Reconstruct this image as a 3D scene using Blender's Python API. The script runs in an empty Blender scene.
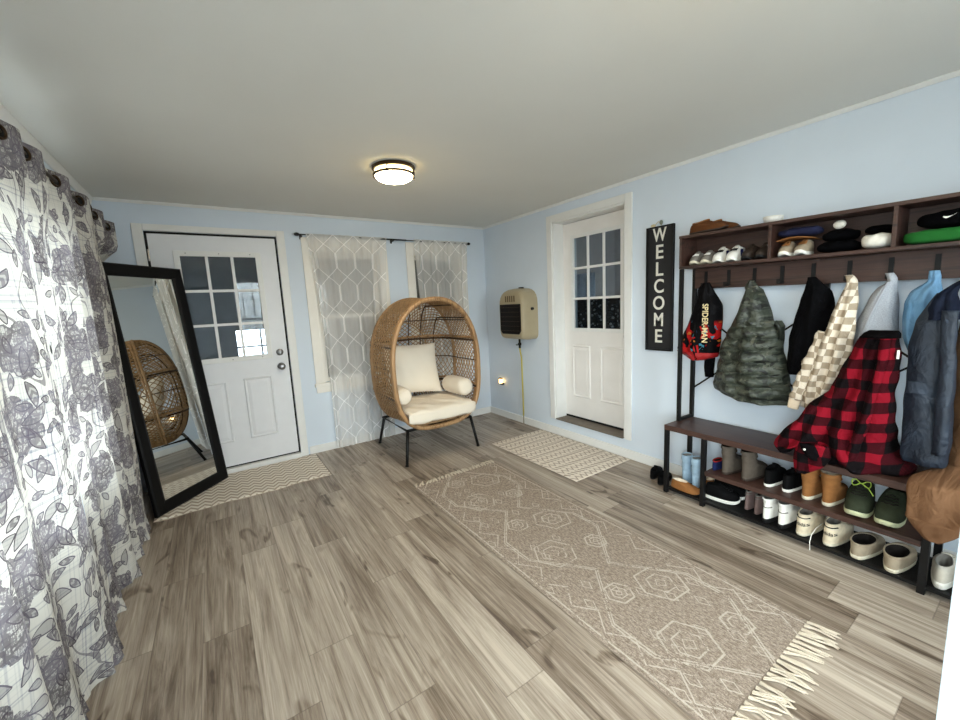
import bpy, math, random
import numpy as np
from mathutils import Vector, Matrix
PI=math.pi
random.seed(7)
SC=bpy.context.scene
COL=SC.collection
# ------------------------------------------------------------------ helpers
def lin(c):
    f=lambda v:(v/255/12.92) if v/255<=0.04045 else ((v/255+0.055)/1.055)**2.4
    return (f(c[0]),f(c[1]),f(c[2]),1.0)
class MB:
    """collects vertices / faces / uvs for one mesh"""
    def __init__(s): s.v=[];s.f=[];s.uv={}
    def add(s,vs,fs,uvs=None):
        b=len(s.v); s.v+= [tuple(map(float,p)) for p in vs]; s.f+=[tuple(i+b for i in f) for f in fs]
        if uvs is not None:
            for i,q in enumerate(uvs): s.uv[b+i]=q
        return s
    def box(s,x0,x1,y0,y1,z0,z1):
        x0,x1=sorted((x0,x1));y0,y1=sorted((y0,y1));z0,z1=sorted((z0,z1))
        v=[(x,y,z) for x in (x0,x1) for y in (y0,y1) for z in (z0,z1)]
        return s.add(v,[(0,1,3,2),(4,6,7,5),(0,4,5,1),(2,3,7,6),(0,2,6,4),(1,5,7,3)])
    def prism(s,poly,axis,a,b):
        """polygon (2D) extruded along axis 0/1/2 from a to b"""
        n=len(poly); vs=[]
        for t in (a,b):
            for p in poly:
                q=list(p); q.insert(axis,t); vs.append(q)
        fs=[tuple(range(n)),tuple(range(2*n-1,n-1,-1))]
        fs+=[(i,(i+1)%n,n+(i+1)%n,n+i) for i in range(n)]
        return s.add(vs,fs)
    def tube(s,pts,r,seg=6,closed=False,flat=1.0):
        P=np.array(pts,float); n=len(P)
        R=np.full(n,r) if np.isscalar(r) else np.array(r,float)
        T=np.zeros_like(P)
        for i in range(n):
            if closed: T[i]=P[(i+1)%n]-P[i-1]
            else: T[i]=P[min(i+1,n-1)]-P[max(i-1,0)]
        T/= (np.linalg.norm(T,axis=1)[:,None]+1e-12)
        a=np.array([0,0,1.]) if abs(T[0][2])<.9 else np.array([1.,0,0])
        u=np.cross(T[0],a);u/=np.linalg.norm(u)
        vs=[]
        for i in range(n):
            u=u-T[i]*(u@T[i]); u/=np.linalg.norm(u)+1e-12
            w=np.cross(T[i],u)
            for k in range(seg):
                t=2*PI*k/seg
                vs.append(P[i]+R[i]*(math.cos(t)*u+flat*math.sin(t)*w))
        fs=[]
        for i in range(n if closed else n-1):
            j=(i+1)%n
            for k in range(seg):
                l=(k+1)%seg
                fs.append((i*seg+k,i*seg+l,j*seg+l,j*seg+k))
        if not closed:
            fs.append(tuple(range(seg-1,-1,-1))); fs.append(tuple((n-1)*seg+k for k in range(seg)))
        return s.add(vs,fs)
    def grid(s,fn,nu,nv,uvfn=None,wrapu=False):
        vs=[];uv=[]
        for j in range(nv+1):
            for i in range(nu if wrapu else nu+1):
                a,b=i/nu,j/nv
                vs.append(fn(a,b)); uv.append(uvfn(a,b) if uvfn else (a,b))
        w=nu if wrapu else nu+1
        fs=[(j*w+i,j*w+(i+1)%w,(j+1)*w+(i+1)%w,(j+1)*w+i) for j in range(nv) for i in range(nu)]
        return s.add(vs,fs,uv)
    def lathe(s,prof,c,axis='z',seg=24):
        vs=[];n=len(prof)
        for r,h in prof:
            for k in range(seg):
                t=2*PI*k/seg;a,b=r*math.cos(t),r*math.sin(t)
                vs.append({'z':(c[0]+a,c[1]+b,c[2]+h),'x':(c[0]+h,c[1]+a,c[2]+b),'y':(c[0]+a,c[1]+h,c[2]+b)}[axis])
        fs=[(i*seg+k,i*seg+(k+1)%seg,(i+1)*seg+(k+1)%seg,(i+1)*seg+k) for i in range(n-1) for k in range(seg)]
        if prof[0][0]>1e-6: fs.append(tuple(range(seg)))
        if prof[-1][0]>1e-6: fs.append(tuple((n-1)*seg+k for k in range(seg-1,-1,-1)))
        return s.add(vs,fs)
    def ellipsoid(s,c,r,seg=16,rings=10,e=1.0):
        sg=lambda v:math.copysign(abs(v)**e,v)
        def fn(a,b):
            t=2*PI*a;p=PI*(b-.5)
            return (c[0]+r[0]*sg(math.cos(p))*sg(math.cos(t)),c[1]+r[1]*sg(math.cos(p))*sg(math.sin(t)),c[2]+r[2]*sg(math.sin(p)))
        return s.grid(fn,seg,rings,wrapu=True)
ORG={}
def obj(name,mb,m,parent=None,world=True,smooth=False,bevel=0,subsurf=0,solid=0):
    o0=Vector((0,0,0))
    if parent is not None and world: o0=ORG[parent]
    me=bpy.data.meshes.new(name)
    me.from_pydata([(x-o0.x,y-o0.y,z-o0.z) for x,y,z in mb.v],[],mb.f)
    if mb.uv:
        ul=me.uv_layers.new(name='UVMap')
        for lp in me.loops: ul.data[lp.index].uv=mb.uv.get(lp.vertex_index,(0,0))
    me.validate(); me.update()
    import bmesh
    bm=bmesh.new();bm.from_mesh(me);bmesh.ops.recalc_face_normals(bm,faces=bm.faces);bm.to_mesh(me);bm.free()
    if smooth:
        for p in me.polygons: p.use_smooth=True
    if m is not None: me.materials.append(m)
    o=bpy.data.objects.new(name,me); COL.objects.link(o)
    if parent is not None: o.parent=parent
    ORG[o]=o0.copy()
    if bevel:
        b=o.modifiers.new('bevel','BEVEL'); b.width=bevel; b.segments=2; b.limit_method='ANGLE'; b.angle_limit=math.radians(50)
    if solid:
        b=o.modifiers.new('solid','SOLIDIFY'); b.thickness=solid; b.offset=0
    if subsurf:
        b=o.modifiers.new('sub','SUBSURF'); b.levels=subsurf; b.render_levels=subsurf
    return o
def tag(o,label=None,cat=None,group=None,kind=None):
    if label:o['label']=label
    if cat:o['category']=cat
    if group:o['group']=group
    if kind:o['kind']=kind
    return o
def thing(name,label,cat,loc=(0,0,0),rz=0,group=None,kind=None):
    o=bpy.data.objects.new(name,None); COL.objects.link(o); o.empty_display_size=.05
    o.location=loc;o.rotation_euler=(0,0,rz); ORG[o]=Vector(loc)
    return tag(o,label,cat,group,kind)
def struct(name,mb,m,**k):
    o=obj(name,mb,m,**k); o['kind']='structure'; return o
def copytree(o,loc,rz=None,label=None):
    r=o.copy(); COL.objects.link(r); r.location=loc; ORG[r]=Vector(loc)
    if rz is not None: r.rotation_euler=(0,0,rz)
    if label: r['label']=label
    for ch in list(o.children):
        c=ch.copy(); COL.objects.link(c); c.parent=r
        for g in list(ch.children):
            d=g.copy(); COL.objects.link(d); d.parent=c
    return r
def textmesh(txt,size,extrude=.002,font_shear=0,bold=0):
    cu=bpy.data.curves.new('t','FONT'); cu.body=txt; cu.size=size; cu.extrude=extrude; cu.align_x='CENTER'; cu.align_y='CENTER'; cu.offset=bold; cu.shear=font_shear
    o=bpy.data.objects.new('t',cu); COL.objects.link(o)
    dg=bpy.context.evaluated_depsgraph_get(); dg.update()
    me=bpy.data.meshes.new_from_object(o.evaluated_get(dg))
    v=[tuple(p.co) for p in me.vertices]; f=[tuple(p.vertices) for p in me.polygons]
    bpy.data.objects.remove(o); bpy.data.curves.remove(cu); bpy.data.meshes.remove(me)
    return v,f
# ------------------------------------------------------------------ node expression helper
class X:
    def __init__(s,nt,sock): s.nt=nt;s.s=sock
    def _m(s,op,*a):
        n=s.nt.nodes.new('ShaderNodeMath'); n.operation=op
        for i,q in enumerate((s,)+a):
            if isinstance(q,X): s.nt.links.new(q.s,n.inputs[i])
            else: n.inputs[i].default_value=q
        return X(s.nt,n.outputs[0])
    def __add__(s,o): return s._m('ADD',o)
    def __radd__(s,o): return s._m('ADD',o)
    def __sub__(s,o): return s._m('SUBTRACT',o)
    def __rsub__(s,o): return (s*-1)+o
    def __mul__(s,o): return s._m('MULTIPLY',o)
    def __rmul__(s,o): return s._m('MULTIPLY',o)
    def __truediv__(s,o): return s._m('DIVIDE',o)
    def __gt__(s,o): return s._m('GREATER_THAN',o)
    def __lt__(s,o): return s._m('LESS_THAN',o)
    def abs(s): return s._m('ABSOLUTE')
    def fract(s): return s._m('FRACT')
    def floor(s): return s._m('FLOOR')
    def sin(s): return s._m('SINE')
    def cos(s): return s._m('COSINE')
    def sqrt(s): return s._m('SQRT')
    def pow(s,o): return s._m('POWER',o)
    def min(s,o): return s._m('MINIMUM',o)
    def max(s,o): return s._m('MAXIMUM',o)
    def pp(s,o): return s._m('PINGPONG',o)
    def atan2(s,o): return s._m('ARCTAN2',o)
    def clamp(s): return s.max(0.0).min(1.0)
class Mat:
    def __init__(s,name):
        s.m=bpy.data.materials.new(name); s.m.use_nodes=True; s.nt=s.m.node_tree; s.nt.nodes.clear()
        s.out=s.nt.nodes.new('ShaderNodeOutputMaterial')
    def node(s,t,ins=None,**props):
        n=s.nt.nodes.new(t)
        for k,v in props.items(): setattr(n,k,v)
        for k,v in (ins or {}).items(): s.set(n.inputs[k],v)
        return n
    def set(s,sock,v):
        if isinstance(v,X): s.nt.links.new(v.s,sock)
        elif hasattr(v,'is_output') : s.nt.links.new(v,sock)
        else: sock.default_value=v
    def xyz(s,kind='Object'):
        if kind=='UV':
            t=s.node('ShaderNodeUVMap'); o=t.outputs[0]
        elif kind=='World':
            t=s.node('ShaderNodeNewGeometry'); o=t.outputs['Position']
        else:
            t=s.node('ShaderNodeTexCoord'); o=t.outputs[kind]
        sp=s.node('ShaderNodeSeparateXYZ',{0:o})
        return [X(s.nt,q) for q in sp.outputs]
    def vec(s,x,y,z=0.0):
        n=s.node('ShaderNodeCombineXYZ',{0:x,1:y,2:z}); return n.outputs[0]
    def noise(s,v,scale=5,detail=2,rough=.5,dist=0):
        n=s.node('ShaderNodeTexNoise',{'Vector':v,'Scale':scale,'Detail':detail,'Roughness':rough,'Distortion':dist}); return X(s.nt,n.outputs[0])
    def white(s,v):
        n=s.node('ShaderNodeTexWhiteNoise',{'Vector':v},noise_dimensions='3D')
        return X(s.nt,n.outputs[0])
    def ramp(s,f,stops,interp='LINEAR'):
        n=s.node('ShaderNodeValToRGB',{0:f}); cr=n.color_ramp; cr.interpolation=interp
        while len(cr.elements)<len(stops): cr.elements.new(.5)
        for e,(p,c) in zip(cr.elements,stops): e.position=p; e.color=c
        return n.outputs[0]
    def mix(s,f,a,b):
        n=s.node('ShaderNodeMix',data_type='RGBA'); s.set(n.inputs[0],f); s.set(n.inputs[6],a); s.set(n.inputs[7],b); return n.outputs[2]
    def bsdf(s,color,rough=.6,metal=0,bump=None,bumpd=.002,bstr=.5,spec=.5,sheen=0,**k):
        b=s.node('ShaderNodeBsdfPrincipled'); s.set(b.inputs['Base Color'],color); s.set(b.inputs['Roughness'],rough); s.set(b.inputs['Metallic'],metal)
        b.inputs['Specular IOR Level'].default_value=spec
        if sheen: b.inputs['Sheen Weight'].default_value=sheen
        if bump is not None:
            bn=s.node('ShaderNodeBump',{'Strength':bstr,'Distance':bumpd,'Height':bump}); s.nt.links.new(bn.outputs[0],b.inputs['Normal'])
        return b
    def surf(s,sh): s.nt.links.new(sh.outputs[0] if hasattr(sh,'outputs') else sh,s.out.inputs[0]); return s.m
def plain(name,c,rough=.6,metal=0,var=.06,scale=12,bump=0,bscale=200,spec=.3,sheen=0):
    M=Mat(name); x=M.xyz(); v=M.vec(*x); n=M.noise(v,scale,3)
    L=lin(c); a=tuple(min(1,q*(1-var)) for q in L[:3])+(1,); b=tuple(min(1,q*(1+var)) for q in L[:3])+(1,)
    bp=M.noise(v,bscale,2) if bump else None
    return M.surf(M.bsdf(M.ramp(n,[(.3,a),(.7,b)]),rough,metal,bp,bump,spec=spec,sheen=sheen))
SKY=26.0; LAMP=46.0; EXPO=0.42; NIGHT=6.0
# ------------------------------------------------------------------ materials
W=lambda r,g,b:lin((r,g,b))
M_wall=plain('blue_wall_paint',(211,221,232),.75,var=.02,scale=3,bump=.001,bscale=120)
M_ceil=plain('ceiling_paint',(224,223,217),.9,var=.015,scale=2)
M_white=plain('white_trim_paint',(228,228,226),.45,var=.02)
M_cream=plain('cream_trim_paint',(233,229,221),.5,var=.02)
M_black=plain('black_metal',(11,11,12),.5,var=.1)
M_mframe=plain('black_frame_wood',(4,4,5),.5,var=.15,spec=.2)
M_steel=plain('brushed_steel',(150,150,152),.28,metal=1)
M_bronze=plain('dark_bronze',(62,48,34),.4,metal=.7)
M_gap=plain('dark_gap',(22,22,24),.8)  # near-black stand-in for the shade inside gaps and holes
M_sill=plain('worn_threshold',(112,104,94),.6,var=.12,scale=20)
M_darkroom=plain('next_room_paint',(176,170,164),.9)
def mk_glass(name,tint,refl,rough=.02):
    M=Mat(name)
    t=M.node('ShaderNodeBsdfTransparent',{0:lin(tint)}); g=M.node('ShaderNodeBsdfGlossy',{'Roughness':rough}); g.inputs[0].default_value=(1,1,1,1)
    lw=M.node('ShaderNodeLayerWeight',{0:.25}); f=X(M.nt,lw.outputs['Fresnel'])*.5+refl
    mx=M.node('ShaderNodeMixShader'); M.set(mx.inputs[0],f.clamp()); M.nt.links.new(t.outputs[0],mx.inputs[1]); M.nt.links.new(g.outputs[0],mx.inputs[2])
    return M.surf(mx)
M_glass=mk_glass('window_glass',(235,240,240),.03)
M_doorglass=mk_glass('door_glass',(205,215,222),.006)
def mk_mirror():
    M=Mat('mirror_silver'); x=M.xyz(); n=M.noise(M.vec(*x),3,2)
    return M.surf(M.bsdf(M.ramp(n,[(0,W(222,226,224)),(1,W(228,231,230))]),.005,1))
M_mirror=mk_mirror()
def mk_wood(name,dark,light,axis='y',rough=.45):
    M=Mat(name); x,y,z=M.xyz()
    a,b,c={'y':(y,x,z),'x':(x,y,z),'z':(z,x,y)}[axis]
    v=M.vec(a*1.3,b*26,c*26); n=M.noise(v,1.0,5,.65,.6); n2=M.noise(M.vec(a*3,b*110,c*110),1.0,2)
    col=M.ramp(n*.75+n2*.25,[(.3,lin(dark)),(.5,lin(light)),(.62,lin(dark)),(.75,lin(light))])
    return M.surf(M.bsdf(col,rough,0,n2,.0006))
M_walnut=mk_wood('rustic_brown_board',(36,23,20),(72,48,40),'y')
def mk_floor():
    M=Mat('grey_oak_planks'); x,y,z=M.xyz('World')
    wd,ln=.182,1.22
    r=(x/wd).floor(); off=M.white(M.vec(r,3.7,1.1))*ln
    yy=(y+off)/ln; sg=yy.floor(); idv=M.white(M.vec(r,sg,.5)); idw=M.white(M.vec(sg,r,4.5))
    fx=(x/wd).fract(); fy=yy.fract()
    # cathedral grain: distorted long noise
    g=M.noise(M.vec(x*19+idv*37,y*.95+idw*51,idv*9),1.0,8,.68,.9)
    g2=M.noise(M.vec(x*120+idv*11,y*2.6+idw*17,0.0),1.0,4,.7)
    kn=M.noise(M.vec(x*9+idv*23,y*3.2+idw*29,2.0),1.0,2,.5,.8)
    rings=((kn*34+g*6).sin()*.5+.5)*((kn-.58)*7).clamp()
    t=(g*.76+g2*.32+idv*.12-.085-rings*.16-((kn-.68)*5).clamp()*.12)
    col=M.ramp(t,[(.33,W(86,73,62)),(.43,W(126,112,98)),(.53,W(158,145,131)),(.66,W(190,178,163))])
    # seams
    sx=(fx<.010).max(fx>.990); sy=(fy<.0018).max(fy>.9982); s=sx.max(sy)
    col=M.mix(s*.45,col,W(92,80,70))
    rg=g2*.1+.36
    return M.surf(M.bsdf(col,rg,0,g2*.3-s,.0008,.35,spec=.4))
M_floor=mk_floor()
# ------------------------------------------------------------------ room
WL=-3.54; H=2.327; YF=-5.2; T=.14
def wall_x(x0,x1,y0,y1,z0,z1,holes,axis):
    """wall slab with rectangular holes; holes=(a0,a1,z0,z1) along the wall's long axis"""
    mb=MB()
    A0,A1=(y0,y1) if axis=='y' else (x0,x1)
    hs=sorted(holes); a=A0
    def seg(a,b,c,d):
        if b-a<1e-6 or d-c<1e-6: return
        if axis=='y': mb.box(x0,x1,a,b,c,d)
        else: mb.box(a,b,y0,y1,c,d)
    for (h0,h1,hz0,hz1) in hs:
        seg(a,h0,z0,z1); seg(h0,h1,z0,hz0); seg(h0,h1,hz1,z1); a=h1
    seg(a,A1,z0,z1); return mb
BD=(-3.262,-2.318,.0,2.104)        # back door rough opening
W1=(-2.03,-1.355,.70,1.985); W2=(-.965,-.36,.70,1.985)
RD=(-2.035,-1.19,.165,2.172)       # right door opening (y0,y1,z0,z1)
LW=[(-3.55,-1.23,.63,1.93),(-5.05,-3.92,.55,2.05)]
FW=[(-2.50,-1.40,.55,2.12),(-1.25,-.60,.70,2.12)]
struct('floor',MB().box(WL-.1,.4,YF-.1,.2,-.05,0),M_floor)
struct('ceiling',MB().box(WL-.2,.2,YF-.2,.15,H,H+.08),M_ceil)
struct('wall_back',wall_x(WL-.1,.1,0,T,0,H,[BD,W1,W2],'x'),M_wall)
struct('wall_right',wall_x(0,.18,YF,0,0,H,[RD],'y'),M_wall)
struct('wall_left',wall_x(WL-.12,WL,YF,0,0,H,LW,'y'),M_wall)
struct('wall_front',wall_x(WL-.1,.1,YF-T,YF,0,H,FW,'x'),M_wall)
# trims
def trim(name,mb): return struct(name,mb,M_white,bevel=.003)
trim('baseboard_right',MB().box(-.014,-.0005,YF,0,0,.078).box(-.018,-.014,YF,0,0,.016))
trim('baseboard_back',MB().box(-2.235,-.02,-.014,-.0005,0,.078))
trim('baseboard_left',MB().box(WL+.0005,WL+.014,YF,-.0,0,.078))
c=.022
trim('trim_1',MB().prism([(-.0005,H),(-.0005,H-c),(-c*.45,H-c),(-c,H-c*.4),(-c,H)],0,WL,0))
trim('trim_2',MB().prism([(-.0005,H),(-.0005,H-c),(-c*.45,H-c),(-c,H-c*.4),(-c,H)],1,YF,-c))
trim('trim_3',MB().prism([(WL,H),(WL,H-c*2.6),(WL+c*.45,H-c*2.6),(WL+c,H-c*.4),(WL+c,H)],1,YF,-c))
# ---- next rooms behind the doors and windows
def shell(name,x0,x1,y0,y1,z0,z1,open_face,win=None,light_hole0=None):
    mb=MB(); t=.05
    if light_hole0:
        a,b,c_,e=light_hole0; mb.box(x0,a,y0-t,y0,z0,z1).box(b,x1,y0-t,y0,z0,z1).box(a,b,y0-t,y0,z0,c_).box(a,b,y0-t,y0,e,z1)
    if win:
        a,b,c_,e=win; mb.box(x0,a,y1,y1+t,z0,z1).box(b,x1,y1,y1+t,z0,z1).box(a,b,y1,y1+t,z0,c_).box(a,b,y1,y1+t,e,z1)
        m_=(a+b)/2; mb.box(m_-.012,m_+.012,y1+.01,y1+.03,c_,e).box(a,b,y1+.01,y1+.03,(c_+e)/2-.012,(c_+e)/2+.012)  # bars across the added opening, as in a reflected window
    if open_face!='y0' and not light_hole0: mb.box(x0,x1,y0-t,y0,z0,z1)
    if open_face!='y1' and not win: mb.box(x0,x1,y1,y1+t,z0,z1)
    if open_face!='x0': mb.box(x0-t,x0,y0,y1,z0,z1)
    if open_face!='x1': mb.box(x1,x1+t,y0,y1,z0,z1)
    mb.box(x0-t,x1+t,y0-t,y1+t,z1,z1+t).box(x0-t,x1+t,y0-t,y1+t,z0-t,z0)
    return struct(name,mb,M_darkroom)
shell('wall_beyond_back',WL-.1,.12,T+.002,1.7,-.06,H+.1,'y0',(-2.66,-2.12,.80,1.22))  # added far-wall opening lights this room and imitates a reflection in the glass
shell('wall_beyond_right',.184,2.0,-2.9,-.4,-.06,H+.1,'x0',None,(.7,1.7,.9,1.5))  # unseen side opening added only to brighten this room
# ------------------------------------------------------------------ doors
M_doorw=plain('white_door_paint',(226,227,230),.42,var=.015)
M_doorw2=plain('warm_white_door_paint',(232,229,226),.45,var=.03,scale=5)
def door_slab(name,w,h,mslab,mglass,lite,panels,zlite_border=.035,screws=False):
    """local: x from 0..w (left to right seen from the room), y=0 front face, z 0..h ; returns Empty"""
    d=bpy.data.objects.new(name,None); COL.objects.link(d); ORG[d]=Vector((0,0,0)); d['kind']='structure'
    l0,l1,lz0,lz1=lite
    mb=MB()
    def bx(a,b,c,e,y0=0,y1=.044): mb.box(a,b,y0,y1,c,e)
    bx(0,l0,0,h); bx(l1,w,0,h); bx(l0,l1,0,lz0); bx(l0,l1,lz1,h)
    obj('door_slab',mb,mslab,d)
    fr=MB(); b=zlite_border
    for (a0,a1,c0,c1) in ((l0-b,l1+b,lz1-.004,lz1+b),(l0-b,l1+b,lz0-b,lz0+.004),(l0-b,l0+.004,lz0,lz1),(l1-.004,l1+b,lz0,lz1)):
        fr.box(a0,a1,-.012,0.0,c0,c1)
    fo=obj('lite_frame',fr,M_white,d,bevel=.003)
    for i in (1,2):
        x=l0+(l1-l0)*i/3; z=lz0+(lz1-lz0)*i/3
        obj('muntin',MB().box(x-.011,x+.011,-.009,.004,lz0,lz1),M_white,fo)
        obj('muntin',MB().box(l0,l1,-.008,.003,z-.011,z+.011),M_white,fo)
    if screws:
        for q in (.08,.5,.92):
            for zz in (lz1+b*.5,lz0-b*.5):
                obj('screw_plug',MB().lathe([(.005,0),(.005,-.002),(0,-.003)],(l0+(l1-l0)*q,-.012,zz),'y',8),M_steel,fo)
    obj('glass_pane',MB().box(l0,l1,.012,.018,lz0,lz1),mglass,d)
    for (p0,p1,q0,q1) in panels:
        pm=MB()
        # raised moulding ring with a raised field
        def ring(i0,i1,ya,yb):
            a=[(p0+i0,q0+i0),(p1-i0,q0+i0),(p1-i0,q1-i0),(p0+i0,q1-i0)]; bb=[(p0+i1,q0+i1),(p1-i1,q0+i1),(p1-i1,q1-i1),(p0+i1,q1-i1)]
            v=[(x,ya,z) for x,z in a]+[(x,yb,z) for x,z in bb]
            pm.add(v,[(i,(i+1)%4,4+(i+1)%4,4+i) for i in range(4)])
        ring(0,.010,-.0005,-.010); ring(.010,.024,-.010,-.002); ring(.024,.05,-.002,-.008)
        i=.05; pm.add([(p0+i,-.008,q0+i),(p1-i,-.008,q0+i),(p1-i,-.008,q1-i),(p0+i,-.008,q1-i)],[(0,1,2,3)])
        obj('raised_panel',pm,mslab,d)
    return d
# back door: slab x -3.244..-2.333, z .056..2.086, set 12 mm into the wall
d1=door_slab('door_1',.911,2.030,M_doorw,M_doorglass,(.188,.742,.985,1.862),[(.135,.395,.22,.775),(.522,.757,.22,.785)],.04,True)
d1.location=(-3.244,.012,.056)
kb=MB().lathe([(.033,0),(.033,-.006),(.012,-.010),(.011,-.035),(.026,-.045),(.031,-.058),(.026,-.072),(.010,-.077),(0,-.077)],(.845,0,.859),'y',20)
obj('door_knob',kb,M_steel,d1,smooth=True)
db=MB().lathe([(.031,0),(.031,-.012),(.026,-.017),(0,-.018)],(.846,0,.992),'y',20)
o_=obj('deadbolt',db,M_steel,d1,smooth=True)
obj('thumb_turn',MB().box(.842,.850,-.036,-.016,.978,1.006),M_steel,o_,bevel=.002)
for z in (.18,1.02,1.86): obj('hinge',MB().lathe([(.006,-.045),(.006,.045)],(-.006,-.006,z),'z',8),M_steel,d1)
cas=MB().box(-3.33,-3.262,-.018,-.0005,0,2.155).box(-2.318,-2.250,-.018,-.0005,0,2.155).box(-3.262,-2.318,-.018,-.0005,2.104,2.155)
obj('door_casing',cas,M_white,d1,world=False,bevel=.004).matrix_parent_inverse=Matrix.Translation(-Vector(d1.location))
gp=MB().box(-3.262,-3.246,.02,.05,.05,2.104).box(-2.331,-2.318,.02,.05,.05,2.104).box(-3.262,-2.318,.02,.05,2.088,2.104).box(-3.262,-2.318,.02,.05,.042,.055)
obj('gap_shade_strip',gp,M_gap,d1,world=False).matrix_parent_inverse=Matrix.Translation(-Vector(d1.location))  # dark strips stand in for the shade in the gap round the slab
th=MB().box(-3.262,-2.318,-.03,.10,0.0005,.042)
obj('threshold',th,M_white,d1,world=False,bevel=.004).matrix_parent_inverse=Matrix.Translation(-Vector(d1.location))
# right door, recessed .135 into the wall. local x runs along -y in the world
d2=door_slab('door_2',.815,1.945,M_doorw2,M_doorglass,(.135,.69,.915,1.795),[(.105,.335,.21,.745),(.455,.72,.21,.745)],.03)
d2.rotation_euler=(0,0,-PI/2); d2.location=(.135,-1.205,.20)
def wpart(name,mb,m,par,**k):
    o=obj(name,mb,m,par,world=False,**k); par_m=par.matrix_world if False else (Matrix.Translation(Vector(par.location))@Matrix.Rotation(par.rotation_euler.z,4,'Z')); o.matrix_parent_inverse=par_m.inverted(); return o
wpart('door_casing',MB().box(-.018,-.0005,-1.19,-1.122,.165,2.228).box(-.018,-.0005,-2.103,-2.035,.165,2.228).box(-.018,-.0005,-2.035,-1.19,2.165,2.228),M_white,d2,bevel=.004)
wpart('door_jamb',MB().box(-.004,.18,-1.203,-1.1895,.175,2.165).box(-.004,.18,-2.0355,-2.022,.175,2.165).box(-.004,.18,-2.035,-1.19,2.150,2.1725),M_white,d2)
wpart('threshold',MB().box(-.022,.18,-2.021,-1.204,.1655,.178),M_sill,d2,bevel=.003)
wpart('gap_shade_strip',MB().box(.136,.16,-2.021,-1.204,.1785,.197),M_gap,d2)  # dark fill painted as the shaded gap under the slab
kb=MB().lathe([(.028,0),(.028,-.006),(.012,-.010),(.012,-.03),(.024,-.04),(.026,-.052),(0,-.062)],(.775,0,.86),'y',16)
obj('door_knob',kb,M_steel,d2,smooth=True)
# open white door at the room's near right, seen only as a standing edge
d3=bpy.data.objects.new('door_3',None); COL.objects.link(d3); d3['kind']='structure'; ORG[d3]=Vector((-1.9,-4.07,.012)); d3.location=(-1.9,-4.07,.012)
obj('door_slab',MB().box(-1.9,-1.86,-4.93,-4.068,.012,2.03),plain('pale_blue_white_door_paint',(186,196,204),.5,var=.02),d3,bevel=.002)
obj('lock_plate',MB().box(-1.893,-1.867,-4.0682,-4.0672,1.3,1.42),M_steel,d3)
# ------------------------------------------------------------------ windows on the back wall
def window(name,o,casx,sashes=True):
    x0,x1,z0,z1=o; c0,c1=casx
    w=bpy.data.objects.new(name,None); COL.objects.link(w); w['kind']='structure'; w.location=(x0,0,z0); ORG[w]=Vector(w.location)
    obj('window_casing',MB().box(c0,x0,-.018,-.0005,z0-.02,2.112).box(x1,c1,-.018,-.0005,z0-.02,2.112).box(x0,x1,-.018,-.0005,z1,2.112),M_cream,w,bevel=.004)
    obj('window_sill',MB().box(c0-.012,c1+.012,-.034,.05,z0-.036,z0-.0005).box(c0,c1,-.016,-.0005,z0-.098,z0-.036),M_cream,w,bevel=.004)
    obj('window_jamb',MB().box(x0+.0005,x0+.014,0,T,z0,z1).box(x1-.014,x1-.0005,0,T,z0,z1).box(x0,x1,0,T,z1-.014,z1-.0005),M_cream,w)
    zm=z0+(z1-z0)*.505; f=.038
    for k,(a,b,y) in enumerate(((z0+.0005,zm+.02,.03),(zm-.02,z1-.015,.075))):
        s=obj('window_sash',MB().box(x0+.015,x0+.015+f,y,y+.03,a,b).box(x1-.015-f,x1-.015,y,y+.03,a,b).box(x0+.015+f,x1-.015-f,y,y+.03,a,a+f).box(x0+.015+f,x1-.015-f,y,y+.03,b-f,b),M_cream,w,bevel=.003)
        obj('glass_pane',MB().box(x0+.015+f,x1-.015-f,y+.012,y+.017,a+f,b-f),M_glass,s)
    return w
window('window_1',W1,(-2.112,-1.272)); window('window_2',W2,(-1.05,-.277))
def sidewindow(name,axis,a0,a1,z0,z1,inner,outer):
    w=bpy.data.objects.new(name,None); COL.objects.link(w); w['kind']='structure'; ORG[w]=Vector((0,0,0))
    d=(outer-inner); p0=inner+d*.4; p1=inner+d*.7
    fr=MB(); f=.05
    def bx(mb,u0,u1,c,e,q0=p0,q1=p1):
        if axis=='y': mb.box(q0,q1,u0,u1,c,e)
        else: mb.box(u0,u1,q0,q1,c,e)
    am=(a0+a1)/2
    for u0,u1,c,e in ((a0,a0+f,z0,z1),(a1-f,a1,z0,z1),(am-f/2,am+f/2,z0,z1),(a0,a1,z0,z0+f),(a0,a1,z1-f,z1),(a0,a1,(z0+z1)/2-.02,(z0+z1)/2+.02)): bx(fr,u0,u1,c,e)
    obj('window_frame',fr,M_white,w)
    g=MB(); q=(p0+p1)/2; bx(g,a0,a1,z0,z1,q,q+.003); obj('glass_pane',g,M_glass,w)
    mt=MB()
    for k in range(1,6):
        u=a0+(a1-a0)*k/6; bx(mt,u-.008,u+.008,z0,z1,q-.01,q+.012)
    for k in (1,3):
        z=z0+(z1-z0)*k/4; bx(mt,a0,a1,z-.008,z+.008,q-.01,q+.012)
    if axis=='x': obj('muntin_grid',mt,M_white,w)
for i,(a,b,c_,e) in enumerate(LW): sidewindow('window_%d'%(3+i),'y',a,b,c_,e,WL,WL-.12)
for i,(a,b,c_,e) in enumerate(FW): sidewindow('window_%d'%(5+i),'x',a,b,c_,e,YF,YF-T)
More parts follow.
